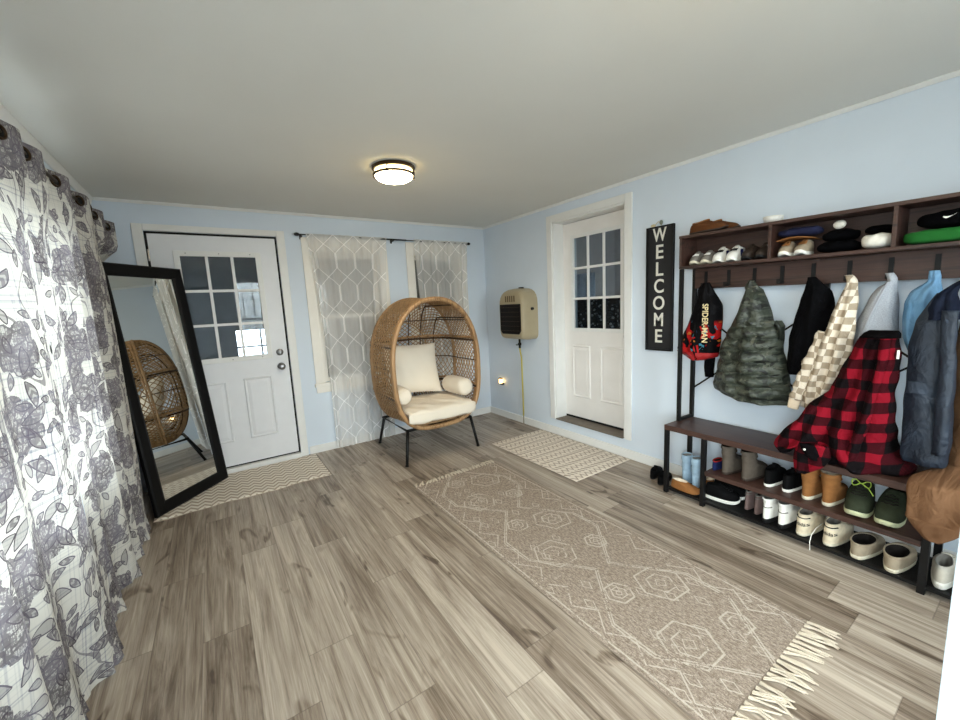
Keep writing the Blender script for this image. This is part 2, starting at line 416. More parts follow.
# ------------------------------------------------------------------ camera
def make_camera():
    Cp=Vector((-2.9007,-4.1415,1.3995)); yaw,pitch,roll,f=.5878,.139,-.0495,396.8
    cy,sy,cp,sp,cr,sr=math.cos(yaw),math.sin(yaw),math.cos(pitch),math.sin(pitch),math.cos(roll),math.sin(roll)
    fwd=Vector((sy*cp,cy*cp,-sp)); rt=Vector((cy,-sy,0)); up=rt.cross(fwd)
    r2=rt*cr+up*sr; u2=up*cr-rt*sr
    cd=bpy.data.cameras.new('camera'); cd.sensor_fit='HORIZONTAL'; cd.sensor_width=36; cd.lens=f/960*36; cd.clip_start=.02
    co=bpy.data.objects.new('camera',cd); COL.objects.link(co)
    co.matrix_world=Matrix(((r2.x,u2.x,-fwd.x,Cp.x),(r2.y,u2.y,-fwd.y,Cp.y),(r2.z,u2.z,-fwd.z,Cp.z),(0,0,0,1)))
    SC.camera=co
make_camera()
# ------------------------------------------------------------------ light: overcast daylight through the windows, ceiling lamps
wd=bpy.data.worlds.new('overcast_sky'); SC.world=wd; wd.use_nodes=True
nt=wd.node_tree; bg=nt.nodes['Background']
tc=nt.nodes.new('ShaderNodeTexCoord'); sp_=nt.nodes.new('ShaderNodeSeparateXYZ'); nt.links.new(tc.outputs['Generated'],sp_.inputs[0])
mr_=nt.nodes.new('ShaderNodeMapRange'); mr_.inputs[1].default_value=-.12; mr_.inputs[2].default_value=.5; nt.links.new(sp_.outputs[2],mr_.inputs[0])
rp=nt.nodes.new('ShaderNodeValToRGB'); nt.links.new(mr_.outputs[0],rp.inputs[0])
rp.color_ramp.elements[0].position=.0; rp.color_ramp.elements[0].color=(.26,.26,.255,1); rp.color_ramp.elements[1].position=.30; rp.color_ramp.elements[1].color=(.97,.985,1.0,1)
nt.links.new(rp.outputs[0],bg.inputs[0]); bg.inputs[1].default_value=SKY
def portal(name,loc,rot,sx,sy):
    L=bpy.data.lights.new(name,'AREA'); L.shape='RECTANGLE'; L.size=sx; L.size_y=sy; L.cycles.is_portal=True
    o=bpy.data.objects.new(name,L); COL.objects.link(o); o.location=loc; o.rotation_euler=rot
for a,b,c_,e in LW: portal('sky_portal',(WL-.13,(a+b)/2,(c_+e)/2),(0,-PI/2,0),e-c_,b-a)
for a,b,c_,e in FW: portal('sky_portal',((a+b)/2,YF-T-.01,(c_+e)/2),(PI/2,0,0),b-a,e-c_)
def emis(name,c,s):
    M=Mat(name); x=M.xyz(); n=M.noise(M.vec(*x),3,1)
    e=M.node('ShaderNodeEmission',{0:M.ramp(n,[(0,lin(c)),(1,lin(c))]),1:s}); return M.surf(e)
M_lamp=emis('lit_lamp_glass',(255,232,190),LAMP)
M_band=emis('lit_lamp_band',(255,226,160),LAMP*.16)
def ceiling_lamp(loc,label):
    t=thing('ceiling_lamp',label,'ceiling lamp',loc,group=None)
    obj('ceiling_plate',MB().lathe([(.0,-.001),(.132,-.001),(.140,-.005),(.140,-.018),(.134,-.024),(0,-.024)],loc,'z',40),M_bronze,t,smooth=False)
    obj('shade_band',MB().lathe([(.122,-.025),(.124,-.058),(.118,-.060)],loc,'z',40),M_band,t,smooth=True)
    pr=[(.122,-.058)]+[(.122*math.cos(a),-.058-.042*math.sin(a)) for a in [PI/2*k/8 for k in range(1,9)]]
    obj('glass_shade',MB().lathe(pr,loc,'z',40),M_lamp,t,smooth=True)
    obj('shade_ring',MB().lathe([(.124,-.050),(.137,-.050),(.137,-.064),(.124,-.064),(.124,-.050)],loc,'z',40),M_bronze,t)
    for k in range(3):
        a=PI/2+.35+2*PI*k/3; p=(loc[0]+.137*math.cos(a),loc[1]+.137*math.sin(a))
        obj('strap',MB().box(p[0]-.003,p[0]+.003,p[1]-.003,p[1]+.003,loc[2]-.075,loc[2]-.02),M_bronze,t)
    return t
ceiling_lamp((-1.785,-1.55,H),'round bronze flush ceiling lamp with glowing glass, in view above the egg chair')
ceiling_lamp((-1.72,-3.62,H),'round bronze flush ceiling lamp nearest the camera, just above the picture edge')
SC.view_settings.view_transform='Standard'; SC.view_settings.look='None'; SC.view_settings.gamma=1; SC.view_settings.exposure=EXPO; SC.view_settings.use_curve_mapping=False
SC.cycles.max_bounces=10; SC.cycles.diffuse_bounces=6; SC.cycles.glossy_bounces=5; SC.cycles.transmission_bounces=6; SC.cycles.transparent_max_bounces=24
SC.cycles.caustics_reflective=False; SC.cycles.sample_clamp_indirect=6
# ------------------------------------------------------------------ fabrics
def mk_floral():
    M=Mat('floral_linen'); u,v,_=M.xyz('UV')
    mask=None
    def cells(p,ou,ov,seed,jit):
        a=u/p+ou; b=v/p+ov
        ca,cb=a.floor(),b.floor()
        r1=M.white(M.vec(ca,cb,seed)); r2=M.white(M.vec(ca,cb,seed+3.3)); r3=M.white(M.vec(cb,ca,seed+7.7))
        la=(a-ca-.5-(r1-.5)*jit)*p; lb=(b-cb-.5-(r2-.5)*jit)*p
        return la,lb,r3
    hatch=M.noise(M.vec(u*260,v*46,0.0),1,2,.6); hatch2=M.noise(M.vec(u*60,v*240,3.0),1,2,.6)
    grain=M.noise(M.vec(u*42,v*42,1.0),1,3,.7)
    warp=M.noise(M.vec(u*9,v*9,5.0),1,2)-.5
    # blossoms
    ink=None
    for (p,ou,ov,seed,R) in ((.33,.13,.41,1.0,.098),(.47,.63,.07,11.0,.105)):
        la,lb,r3=cells(p,ou,ov,seed,.35)
        rr=(la*la+lb*lb).sqrt()+warp*.02; th=lb.atan2(la)
        edge=R*((th*2.5+r3*9).sin().abs()*.25+.62+grain*.3)
        f=rr<edge
        pe=(M.node('ShaderNodeTexVoronoi',{'Vector':M.vec(u*30+warp*1.5,v*30+grain*.8,0.0),'Scale':1.0},feature='DISTANCE_TO_EDGE'))
        pe=X(M.nt,pe.outputs[0])
        q=f*((hatch*.5+hatch2*.3+grain*.5)>.62)*.8
        q=q.max(f*(pe<.085)*.9).max(f*.34)
        ink=q if ink is None else ink.max(q)
    # leaves of three sizes
    for (p,ou,ov,seed,A,B) in ((.125,.3,.2,21.0,.047,.017),(.16,.7,.55,31.0,.058,.02),(.098,.15,.85,41.0,.03,.012)):
        la,lb,r3=cells(p,ou,ov,seed,.3)
        an=r3*6.28; c_,s_=an.cos(),an.sin()
        a=la*c_+lb*s_; b=lb*c_-la*s_+(la*c_+lb*s_)*(la*c_+lb*s_)*4
        e=(1-(a/A)*(a/A)).max(0.0)*B
        inside=(b.abs()<e)*(a.abs()<A)
        line=((b.abs()-e).abs()<.0022)*(a.abs()<A)
        solid=inside*((r3*7).fract()>.3)*(((a*240+b.abs()*260).sin()*.3+grain)>.42)
        q=(solid*.8).max(line).max(inside*.45)*((r3*13).fract()>.15)
        ink=ink.max(q)
    # stems
    st=M.noise(M.vec(u*4,v*3,9.0),1,1,.5,.3); ink=ink.max(((st-.5).abs()<.006)*.7)
    # woven cross threads
    tu=(M.noise(M.vec(u*115,v*1.5,2.0),1,1)-.53).max(0.0)*2.6; tv=(M.noise(M.vec(u*1.5,v*115,7.0),1,1)-.53).max(0.0)*2.6
    thr=(tu+tv).clamp()
    tone=M.noise(M.vec(u*7,v*7,4.0),1,1)
    inkc=M.ramp(tone,[(.35,W(58,48,60)),(.65,W(100,94,108))])
    base=M.mix(thr,W(208,206,199),W(120,124,140))
    col=M.mix((ink*.92).clamp(),base,inkc)
    d=M.node('ShaderNodeBsdfDiffuse',{0:col}); t=M.node('ShaderNodeBsdfTranslucent',{0:col})
    mx=M.node('ShaderNodeMixShader',{0:.145}); M.nt.links.new(d.outputs[0],mx.inputs[1]); M.nt.links.new(t.outputs[0],mx.inputs[2])
    return M.surf(mx)
M_floral=mk_floral()
def mk_sheer():
    M=Mat('white_sheer_lattice'); u,v,_=M.xyz('UV')
    p=.33; hp=.31
    line=None
    for k in (0,1):
        a=((u/p+k*.5).fract()-.5).abs()*p            # distance from column centre
        w=((v/hp).pp(1.0)-.5)*2.0                 # triangle wave -1..1
        tr=(w*1.9).max(-1.0).min(1.0)*.078
        l=((a-tr.abs()).abs()<.0042)
        line=l if line is None else line.max(l)
    th=M.noise(M.vec(u*90,v*3,0.0),1,2)
    fac=(line*.40+.52+th*.10).clamp()
    d=M.node('ShaderNodeBsdfDiffuse',{0:W(248,246,243)}); t=M.node('ShaderNodeBsdfTranslucent',{0:W(248,246,243)})
    m1=M.node('ShaderNodeMixShader',{0:.35}); M.nt.links.new(d.outputs[0],m1.inputs[1]); M.nt.links.new(t.outputs[0],m1.inputs[2])
    tr=M.node('ShaderNodeBsdfTransparent'); mx=M.node('ShaderNodeMixShader'); M.set(mx.inputs[0],fac); M.nt.links.new(tr.outputs[0],mx.inputs[1]); M.nt.links.new(m1.outputs[0],mx.inputs[2])
    return M.surf(mx)
M_sheer=mk_sheer()
# ------------------------------------------------------------------ floral curtains on the left window wall
def fold(y):
    return math.sin(y*21+.6*math.sin(y*5.1))*.5+math.sin(y*9.3+1.3)*.45+math.sin(y*47)*.12
def floral(name,label,y0,y1,bot0,bot1,near):
    t=thing(name,label,'curtain',((-3.42),(y0+y1)/2,0.0),group=None)
    top=2.112; NG=9 if near else 9
    def fn(a,b):
        # a along the wall (y0 far -> y1 near), b from floor to top
        yb=bot0+(bot1-bot0)*a; yt=y0+(y1-y0)*a; y=yb+(yt-yb)*b**.7
        z=.006+ (top-.006)*b
        amp=.030+.014*(1-b)
        x=-3.428+amp*fold(yt*1.0+.12*math.sin(b*2.6)) 
        tb=min(1,max(0,(b-.80)/.14)); tb=tb*tb*(3-2*tb); x=x*(1-tb)+(-3.428+.030*math.cos(PI*NG*a))*tb
        if not near:
            # drawn in behind the leaning mirror
            g=1/(1+math.exp(-(y+.668)/.010)); h_=1 if b<.86 else max(0,1-(b-.86)/.05)
            x=x*(1-g*h_)+(-3.512+.010*math.sin(y*60))*g*h_
            k=math.exp(-((y+.95)/.09)**2); x+=(-3.398-x)*k*.95
        else:
            k=math.exp(-((a)/.10)**2); x+=.02*k*(1-b)
        if b<.04: z+=.012*abs(math.sin(y*70+a*9))*(1 if a>.0 else 0); x+=.012*math.sin(y*85)*(1-b/.04)
        return (max(x,WL+.018),y,z)
    def uvf(a,b): return ((y0+(y1-y0)*a)*-1.35,b*top)
    obj('curtain_cloth',MB().grid(fn,150,64,uvf),M_floral,t,smooth=True)
    for k in range(NG):
        a=(k+.5)/NG; c0=Vector(fn(a,.979)); e=.006
        tg=(Vector(fn(min(1,a+e),.979))-Vector(fn(max(0,a-e),.979))); tg.z=0; tg.normalize()
        nr=Vector((-tg.y,tg.x,0)); nr=nr if nr.x>0 else -nr
        obj('grommet',MB().tube([tuple(c0+tg*(.023*math.cos(q))+Vector((0,0,.023*math.sin(q)))+nr*.003) for q in [2*PI*j/18 for j in range(18)]],.0055,6,True),M_bronze,t,smooth=True)
        obj('grommet_opening',MB().add([tuple(c0+tg*(.020*math.cos(q))+Vector((0,0,.020*math.sin(q)))+nr*.0022) for q in [2*PI*j/18 for j in range(18)]],[tuple(range(18))]),M_gap,t)
    return t
floral('floral_curtain','white curtain with grey leaf print whose far edge tucks behind the tall mirror',-.20,-1.90,-.24,-1.86,False)
floral('floral_curtain','white curtain with grey leaf print nearest the camera at the picture edge',-1.93,-3.75,-1.955,-3.7,True)
rd=thing('curtain_rod','dark curtain rod through the grommets of the leaf print curtains','curtain rod',(-3.425,-2,2.07))
obj('rod',MB().tube([(-3.428,-.12,2.07),(-3.428,-3.9,2.07)],.008,10),M_bronze,rd,smooth=True)
obj('finial',MB().ellipsoid((-3.428,-.10,2.07),(.016,.022,.016)),M_bronze,rd,smooth=True)
for y in (-.14,-1.915,-3.85): obj('bracket',MB().box(WL+.001,-3.42,y-.006,y+.006,2.052,2.06).box(WL+.001,WL+.006,y-.012,y+.012,2.03,2.09),M_bronze,rd)
# ------------------------------------------------------------------ sheers over the back windows
def sheer(label,xt0,xt1,xb0,xb1,seed,cx):
    t=thing('sheer_curtain',label,'sheer curtain',((xt0+xt1)/2,-.06,.01),group=None)
    def fn(a,b):
        s=a+.0
        xb=xb0+(xb1-xb0)*s; xt=xt0+(xt1-xt0)*s
        e=b**3 if b>0 else 0
        x=xb+(xt-xb)*e
        y=-.062+(.006+.010*(1-b)+.014*max(0,s-.72))*math.sin(s*34+seed+2*math.sin(s*7))+.004*math.sin(s*71)
        z=.018+2.117*b
        if b>.985: y=-.062+.012*(1 if True else 0)*math.sin(a*60)*.3-.011
        return (x,y,z)
    obj('sheer_cloth',MB().grid(fn,110,48,lambda a,b:((xb0+(xb1-xb0)*a)*1.06,b*2.1)),M_sheer,t,smooth=True)
    hem=MB().grid(lambda a,b:(fn(a,.0)[0],fn(a,.0)[1]-.003,.018+.045*b),60,2,lambda a,b:(a*.8,0))
    return t
sheer('white lattice sheer curtain over the wider window beside the white entry door',-2.075,-1.285,-1.985,-1.36,.3,0)
sheer('white lattice sheer curtain over the narrower window behind the egg chair',-.975,-.285,-.925,-.33,1.7,1)
rd=thing('curtain_rod','thin black two-piece curtain rod above the back wall windows','curtain rod',(-1.2,-.06,2.12))
obj('rod',MB().tube([(-2.14,-.062,2.126),(-.27,-.062,2.118)],.0055,8),M_black,rd,smooth=True)
obj('rod_sleeve',MB().tube([(-1.36,-.062,2.1227),(-1.06,-.062,2.1215)],.0085,8),M_black,rd,smooth=True)
for x,z in ((-2.15,2.126),(-.265,2.118)): obj('finial',MB().ellipsoid((x,-.062,z),(.026,.016,.016)),M_black,rd,smooth=True)
for x in (-2.11,-1.21,-.30): obj('bracket',MB().box(x-.005,x+.005,-.062,-.0005,2.105,2.113).box(x-.01,x+.01,-.005,-.0005,2.09,2.14).box(x-.005,x+.005,-.075,-.05,2.108,2.116),M_black,rd)
# ------------------------------------------------------------------ mirror
def mirror():
    B0=Vector((-3.378,-.650,.016)); B1=Vector((-2.938,-.146,.016))
    u=(B1-B0).normalized(); n=Vector((u.y,-u.x,0)); L=1.795; Wd=(B1-B0).length
    th=math.radians(5.3); up=Vector((0,0,1))*math.cos(th)-n*math.sin(th); nn=u.cross(up); nn.normalize()
    if nn.dot(n)<0: nn=-nn
    t=thing('floor_mirror','tall leaning mirror with a wide black frame on the doormat','mirror',tuple((B0+B1)/2))
    P=lambda a,b,d: tuple(B0+u*a+up*b+nn*d)
    def frame(mb,a0,a1,b0,b1,d0,d1):
        v=[P(a,b,d) for a in (a0,a1) for b in (b0,b1) for d in (d0,d1)]
        mb.add(v,[(0,1,3,2),(4,6,7,5),(0,4,5,1),(2,3,7,6),(0,2,6,4),(1,5,7,3)])
    f=.086
    mb=MB()
    # mitred, slightly sloping frame profile
    for (o0,o1,i0,i1) in (((0,0),(Wd,0),(f,f),(Wd-f,f)),((Wd,0),(Wd,L),(Wd-f,f),(Wd-f,L-f)),((Wd,L),(0,L),(Wd-f,L-f),(f,L-f)),((0,L),(0,0),(f,L-f),(f,f))):
        def lp(a,b,t): return (a[0]+(b[0]-a[0])*t,a[1]+(b[1]-a[1])*t)
        pr=[(0,-.022),(0,.004),(.15,.010),(.8,.006),(1,-.002),(1,-.012)]
        vs=[]
        for (t_,d) in pr:
            a=lp(o0,i0,t_); b=lp(o1,i1,t_); vs+= [P(a[0],a[1],d),P(b[0],b[1],d)]
        k=len(pr); mb.add(vs,[(2*i,2*i+1,2*((i+1)%k)+1,2*((i+1)%k)) for i in range(k)])
    obj('mirror_frame',mb,M_mframe,t)
    g=MB(); g.add([P(f-.004,f-.004,-.008),P(Wd-f+.004,f-.004,-.008),P(Wd-f+.004,L-f+.004,-.008),P(f-.004,L-f+.004,-.008)],[(0,1,2,3)])
    obj('mirror_glass',g,M_mirror,t)
    bk=MB(); frame(bk,.01,Wd-.01,.01,L-.01,-.023,-.013); obj('backing_board',bk,M_mframe,t)
mirror()
# ------------------------------------------------------------------ mats and runner
def mk_mat(name,ca,cb,style):
    M=Mat(name); u,v,_=M.xyz('UV')
    n=M.noise(M.vec(u*420,v*420,0.0),1,2); n2=M.noise(M.vec(u*6,v*6,0.0),1,2)
    if style=='braid':
        w=((u/.085).fract()-.5).abs()*2; ph=(v/.062+w*.8).fract()
        pat=((ph-.5).abs()*2)*.9; pat=(pat>.50)*1.0
        col=M.mix((pat*.8+n*.12).clamp(),lin(ca),lin(cb)); b=pat*-1+n*.3
    else:
        row=(v/.075).floor(); rr=M.white(M.vec(row,2.0,1.0)); fv=(v/.075).fract()
        # rows of small dashes, broken by plain stripes
        k=((row/2).fract()*2>.5)
        d1=(((u/.040)+fv*.9+row*.37).fract()<.42)*((fv-.5).abs()<.33)
        d2=(((u/.02)).fract()<.45)*((fv-.5).abs()<.2)
        zig=((fv-.5)-(((u/.055).fract()-.5).abs()-.25)*1.4).abs()<.16
        pat=(d1*k).max(zig*(1-k)*.8)
        col=M.mix((pat*.82+n*.2-.05).clamp(),lin(ca),lin(cb)); b=n-pat*.6
    return M.surf(M.bsdf(col,.95,0,b,.004,.8,spec=.1))
M_braid=mk_mat('braided_cotton',(238,230,218),(170,153,136),'braid')
M_dash=mk_mat('woven_dash_cotton',(233,222,208),(150,130,114),'dash')
t=tag(None or obj('doormat',MB(),None),None) if False else None
def flat_mat(name,label,cat,corner,wx,wy,m,thick,ripple,group=None,nx=60,ny=40,uvrot=False):
    """corner=(x0,y0) near-left; cloth with a real thickness lying on the floor"""
    x0,y0=corner
    def top(a,b):
        x=x0+wx*a; y=y0+wy*b; z=thick
        e=min(a,1-a,b,1-b)
        if ripple:
            s=1-b; z+=ripple*max(0,s**3)*max(0,math.sin(x*13+.7))**3
            y-= .012*s**2*math.sin(x*26)*.6+ .010*s*math.sin(x*11)
        return (x,y,z*min(1,.55+e*40))
    mb=MB(); mb.grid(top,nx,ny,lambda a,b:((wy*b,wx*a) if uvrot else (wx*a,wy*b)))
    # skirt down to the floor
    ring=[top(i/nx,0) for i in range(nx+1)]+[top(1,j/ny) for j in range(1,ny+1)]+[top(i/nx,1) for i in range(nx-1,-1,-1)]+[top(0,j/ny) for j in range(ny-1,0,-1)]
    n=len(ring); vs=ring+[(p[0],p[1],.001) for p in ring]
    mb.add(vs,[(i,(i+1)%n,n+(i+1)%n,n+i) for i in range(n)]+[tuple(range(n,2*n))],[(0,0)]*(2*n))
    o=obj(name,mb,m,smooth=False); return tag(o,label,cat,group)
flat_mat('doormat','cream braided cotton mat under the mirror in front of the entry door','doormat',(-3.40,-.675),1.205,.635,M_braid,.009,.011)
flat_mat('doormat','cream and brown dash patterned mat below the recessed side door','doormat',(-.70,-2.105),.668,1.12,M_dash,.009,0,uvrot=False)
def mk_runner():
    M=Mat('faded_runner_weave'); u,v,_=M.xyz('UV')   # u 0..0.785 across, v along
    n=M.noise(M.vec(u*150,v*60,0.0),1,4,.8); n1=M.noise(M.vec(u*260,v*220,3.0),1,2); n2=M.noise(M.vec(u*9,v*9,1.0),1,3); n3=M.noise(M.vec(u*120,v*34,6.0),1,2)
    base=M.ramp((n*.5+n1*.25+n3*.25),[(.38,W(106,92,81)),(.5,W(148,134,121)),(.62,W(190,176,163))])
    cu=(u-.392)
    L=.76
    vv=(v/L).fract(); k=(v/L).floor(); lv=(vv-.5)*L
    lw=.0042
    def near(d,w=lw): return d.abs()<w
    pat=None
    def addp(q):
        nonlocal pat
        pat=q if pat is None else pat.max(q)
    # big elongated hexagons along the middle, nested
    for r in (.30,.285):
        d=(cu.abs()*1.05+ (lv.abs()-.10).max(0.0)*.86)
        addp(near(d-r))
    # hexagon medallions alternating off the axis
    for (ou,ov,R) in ((.12,.13,.105),(-.12,-.15,.105),(-.1,.2,.06),(.15,-.2,.055)):
        a=(cu-ou).abs(); b=(lv-ov).abs()
        d=(a*.866+b*.5).max(b)
        addp(near(d-R)); addp(near(d-R*.55,.0032)); addp(near(a+b-R*.28,.003))
    # zigzags and small leaf diamonds by the borders
    zz=((v/.19).fract()-.5).abs()*.19
    addp(near((u-.05)-zz*.8)); addp(near((.735-u)-zz*.8))
    du=((u/.085).fract()-.5).abs()*.085; dv=((v/.095).fract()-.5).abs()*.095
    rn=M.white(M.vec((u/.085).floor(),(v/.095).floor(),2.0))
    addp(near(du+dv*.6-.022,.0026)*(rn>.72))
    # edge stripe
    addp(near((cu.abs()-.368),.004))
    pat=pat*((n*.6+n2*.7+n1*.25)>.70)
    col=M.mix(pat*.55,base,W(212,201,188))
    return M.surf(M.bsdf(col,.95,0,n+n1+pat*.5,.003,.6,spec=.08))
M_runner=mk_runner()
M_fringe=plain('cream_fringe_cotton',(196,184,166),.9,var=.08,scale=60)
RX0,RX1,RY0,RY1=-1.735,-.960,-3.635,-1.385
rn=thing('runner_rug','long faded beige brown runner rug with cream fringe on the plank floor','rug',((RX0+RX1)/2,(RY0+RY1)/2,0))
mb=MB(); tz=.007
mb.grid(lambda a,b:(RX0+(RX1-RX0)*a+.012*(1-b)*0-.0+.02*(b-.5)*(0 if a>.5 else -.6),RY0+(RY1-RY0)*b+.01*math.sin(a*5),tz+.0012*math.sin(b*23+a*4)),30,60,lambda a,b:(a*.785,b*2.27))
mb.box(RX0+.004,RX1-.004,RY0+.006,RY1-.006,.001,tz-.002)
obj('rug_pile',mb,M_runner,rn)
rng=random.Random(3)
def fringe(ysign,y,length):
    mb=MB(); n=26
    for i in range(n):
        x=RX0+.012+(RX1-RX0-.024)*i/(n-1)
        an0=rng.gauss(.22,.26)
        for s in range(3):
            an=an0+rng.gauss(0,.10); l=length*rng.uniform(.75,1.1); pts=[]
            for k in range(6):
                q=k/5; pts.append((x+.004*(s-1)+math.sin(an)*l*q+.006*math.sin(q*5+s+i)*q,y+ysign*l*math.cos(an)*q,.006+.003*math.sin(q*3)+.001*s))
            mb.tube(pts,[.0036]*2+[.0044]*3+[.0022],5)
    o=obj('fringe',mb,M_fringe,rn); o['kind']='stuff'
fringe(-1,RY0+.004,.115); fringe(1,RY1-.004,.065)
# ------------------------------------------------------------------ rattan egg chair
M_rattan=mk_wood('honey_rattan',(112,82,52),(176,138,96),'z',.5)
M_strand=plain('rattan_strand',(162,130,94),.55,var=.22,scale=30)
M_brown=plain('dark_rattan',(66,45,29),.5,var=.2,scale=30)
M_cush=plain('cream_cushion_fabric',(232,221,204),.9,var=.025,scale=6,bump=.0012,bscale=420,sheen=.1)
CX,ZC,YR,DD,D0=-1.222,.885,-.93,.80,.50
def prof(phi,g=1.0):
    c_,s_=math.cos(phi),math.sin(phi)
    n=2.15 if s_>0 else 3.2; hh=.585 if s_>0 else .585
    e=2/n
    x=.437*math.copysign(abs(c_)**e,c_); z=hh*math.copysign(abs(s_)**e,s_)
    return (x*g,z*g)
def rho(x,z):
    n=2.15 if z>0 else 3.2
    return (abs(x/.437)**n+abs(z/.585)**n)**(1/n)
def depth(r): return D0+(DD-D0)*math.sqrt(max(0,1-(r/1.03)**2.6))
def back(x,z): # surface point on the domed back
    return (CX+x,YR+depth(rho(x,z)),ZC+z)
def drum(phi,d):
    g=1.0+.032*(d/D0)
    x,z=prof(phi,g); return (CX+x,YR+d,ZC+z)
ch=thing('egg_chair','honey rattan egg chair with cream cushions and black legs by the back windows','egg chair',(CX,-.55,0))
N=72
def ringpts(d,g=1.0): return [drum(2*PI*i/N,d) for i in range(N)]
obj('front_rim',MB().tube(ringpts(-.004),.021,10,True),M_rattan,ch,smooth=True)
obj('inner_rim',MB().tube(ringpts(.05),.009,8,True).tube(ringpts(.035),.006,8,True),M_rattan,ch,smooth=True)
obj('back_rim',MB().tube(ringpts(D0-.01),.012,8,True).tube(ringpts(D0-.035),.008,8,True),M_rattan,ch,smooth=True)
def zband(z,r,m,name,full=True):
    # horizontal band right round the shell at one height
    zz=z-ZC; n=2.15 if zz>0 else 3.2
    xm=.437*(1-abs(zz/.585)**n)**(1/n)
    pts=[(CX-xm,YR+.0+D0*k/6,z) for k in range(7)]
    pts+=[back(xm*math.sin(PI/2*(-1+2*k/30)),zz) for k in range(1,30)]
    pts+=[(CX+xm,YR+D0*(1-k/6),z) for k in range(7)]
    return obj(name,MB().tube(pts,r,8),m,ch,smooth=True)
for z in (1.085,.625): zband(z,.013,M_rattan,'horizontal_band'); zband(z-.026,.010,M_brown,'horizontal_band')
for z in (1.26,.86): zband(z,.0055,M_brown,'horizontal_rib')
for x in (-.33,-.20,-.07,.07,.20,.33):
    n=2.15
    zt=.585*(1-abs(x/.437)**2.15)**(1/2.15); zb=-.585*(1-abs(x/.437)**3.2)**(1/3.2)
    pts=[(CX+x*.99,YR+.01+D0*k/5,ZC+zt*.985) for k in range(5)]
    pts+=[back(x,zb*.985+(zt-zb)*.985*(.5+.5*math.cos(PI*k/36))) for k in range(37)]
    pts+=[(CX+x*.99,YR+.01+D0*(1-k/5),ZC+zb*.985) for k in range(1,6)]
    obj('meridian_rib',MB().tube(pts,.0068,6),M_brown,ch,smooth=True)
# woven strands: drum lattice, then the domed back
mb=MB()
K=84
for i in range(K):
    for sg in (1,-1):
        p=2*PI*i/K
        mb.tube([drum(p+sg*.62*q/8,.03+(D0-.05)*q/8) for q in range(9)],.0056,4)
def dome(phi,q):
    r=1-q*.40; x,z=prof(phi,1.03*r); return (CX+x,YR+D0+(DD-D0)*math.sqrt(max(0,1-r**2.6)),ZC+z)
for i in range(72):
    for sg in (1,-1):
        p=2*PI*i/72
        mb.tube([dome(p+sg*.50*q/8,(q/8)**1.6) for q in range(9)],.0044,4)
for i in range(-40,41):
    for sg in (1,-1):
        c0=i*.043; pts=[]
        for q in range(61):
            x=-.44+.88*q/60; z=c0+sg*.72*x
            if rho(x,z)<.62: pts.append(back(x,z))
            elif pts: break
        if len(pts)>3: mb.tube(pts[::2] if len(pts)%2 else pts[::2]+[pts[-1]],.0044,4)
rr=[dome(2*PI*i/72,1.0) for i in range(72)]; mb.tube(rr,.007,6,True)
o=obj('woven_shell',mb,M_strand,ch,smooth=False)
# seat platform and legs
obj('seat_platform',MB().tube([(CX-.27,YR+.05,.330),(CX+.27,YR+.05,.330)],.012,8).tube([(CX-.26,-.42,.330),(CX+.26,-.42,.330)],.012,8).box(CX-.25,CX+.25,YR+.04,-.40,.326,.338),M_strand,ch)
fr=[(-1.545,-.855,.292),(-.86,-.855,.292),(-.86,-.25,.292),(-1.545,-.25,.292)]
obj('base_frame',MB().tube(fr,.014,8,True),M_black,ch,smooth=False)
for (a,b) in (((-1.54,-.86,.30),(-1.612,-.955,0)),((-.865,-.86,.30),(-.838,-.938,0)),((-1.535,-.26,.30),(-1.575,-.165,0)),((-.87,-.26,.30),(-.862,-.13,0))):
    l=obj('leg',MB().tube([a,b],[.0155,.0135],8),M_black,ch,smooth=True)
    obj('foot_cap',MB().tube([(b[0]+(a[0]-b[0])*.05,b[1]+(a[1]-b[1])*.05,.014),(b[0],b[1],.0)],.0165,8),M_black,l,smooth=True)
# cushions
def cushion(mb,c,r,e=.45,rot=None,wob=.0,seed=0,fit=False):
    sg=lambda v:math.copysign(abs(v)**e,v)
    def fn(a,b):
        t=2*PI*a;p=PI*(b-.5)
        v=Vector((r[0]*sg(math.cos(p))*sg(math.cos(t)),r[1]*sg(math.cos(p))*sg(math.sin(t)),r[2]*sg(math.sin(p))))
        w=1+wob*(math.sin(v.x*23+seed)*math.sin(v.y*19+seed*2)+.6*math.sin(v.x*41+v.y*33+seed))
        v.z*=w
        if fit:
            zz=min(-.08,c[2]+v.z-ZC-.022); lim=.437*max(0,1-abs(zz/.585)**3.2)**(1/3.2)-.026; wy=c[1]+v.y; k_=min(1,max(0,(-.964-wy)/.02)); k_=k_*k_*(3-2*k_); lim=lim*(1-k_)+.405*k_; v.x*=lim/r[0]
        if rot: v=rot@v
        return tuple(Vector(c)+v)
    return mb.grid(fn,168,40,wrapu=True)
t=thing('seat_cushion','wide cream seat cushion on the egg chair','cushion',(CX,-.66,.355))
obj('cushion_cover',cushion(MB(),(CX,-.695,.433),(.395,.325,.072),.38,wob=.10,seed=1,fit=True),M_cush,t,smooth=True)
pp=[]
for k in range(60):
    a=2*PI*k/60; sg=lambda v:math.copysign(abs(v)**.38,v); yy=-.695+.322*sg(math.sin(a)); k_=min(1,max(0,(-.964-yy)/.02)); pp.append((CX+(.352+.050*k_)*sg(math.cos(a)),yy,.468))
obj('piping',MB().tube(pp,.0045,5,True),M_cush,t,smooth=True)
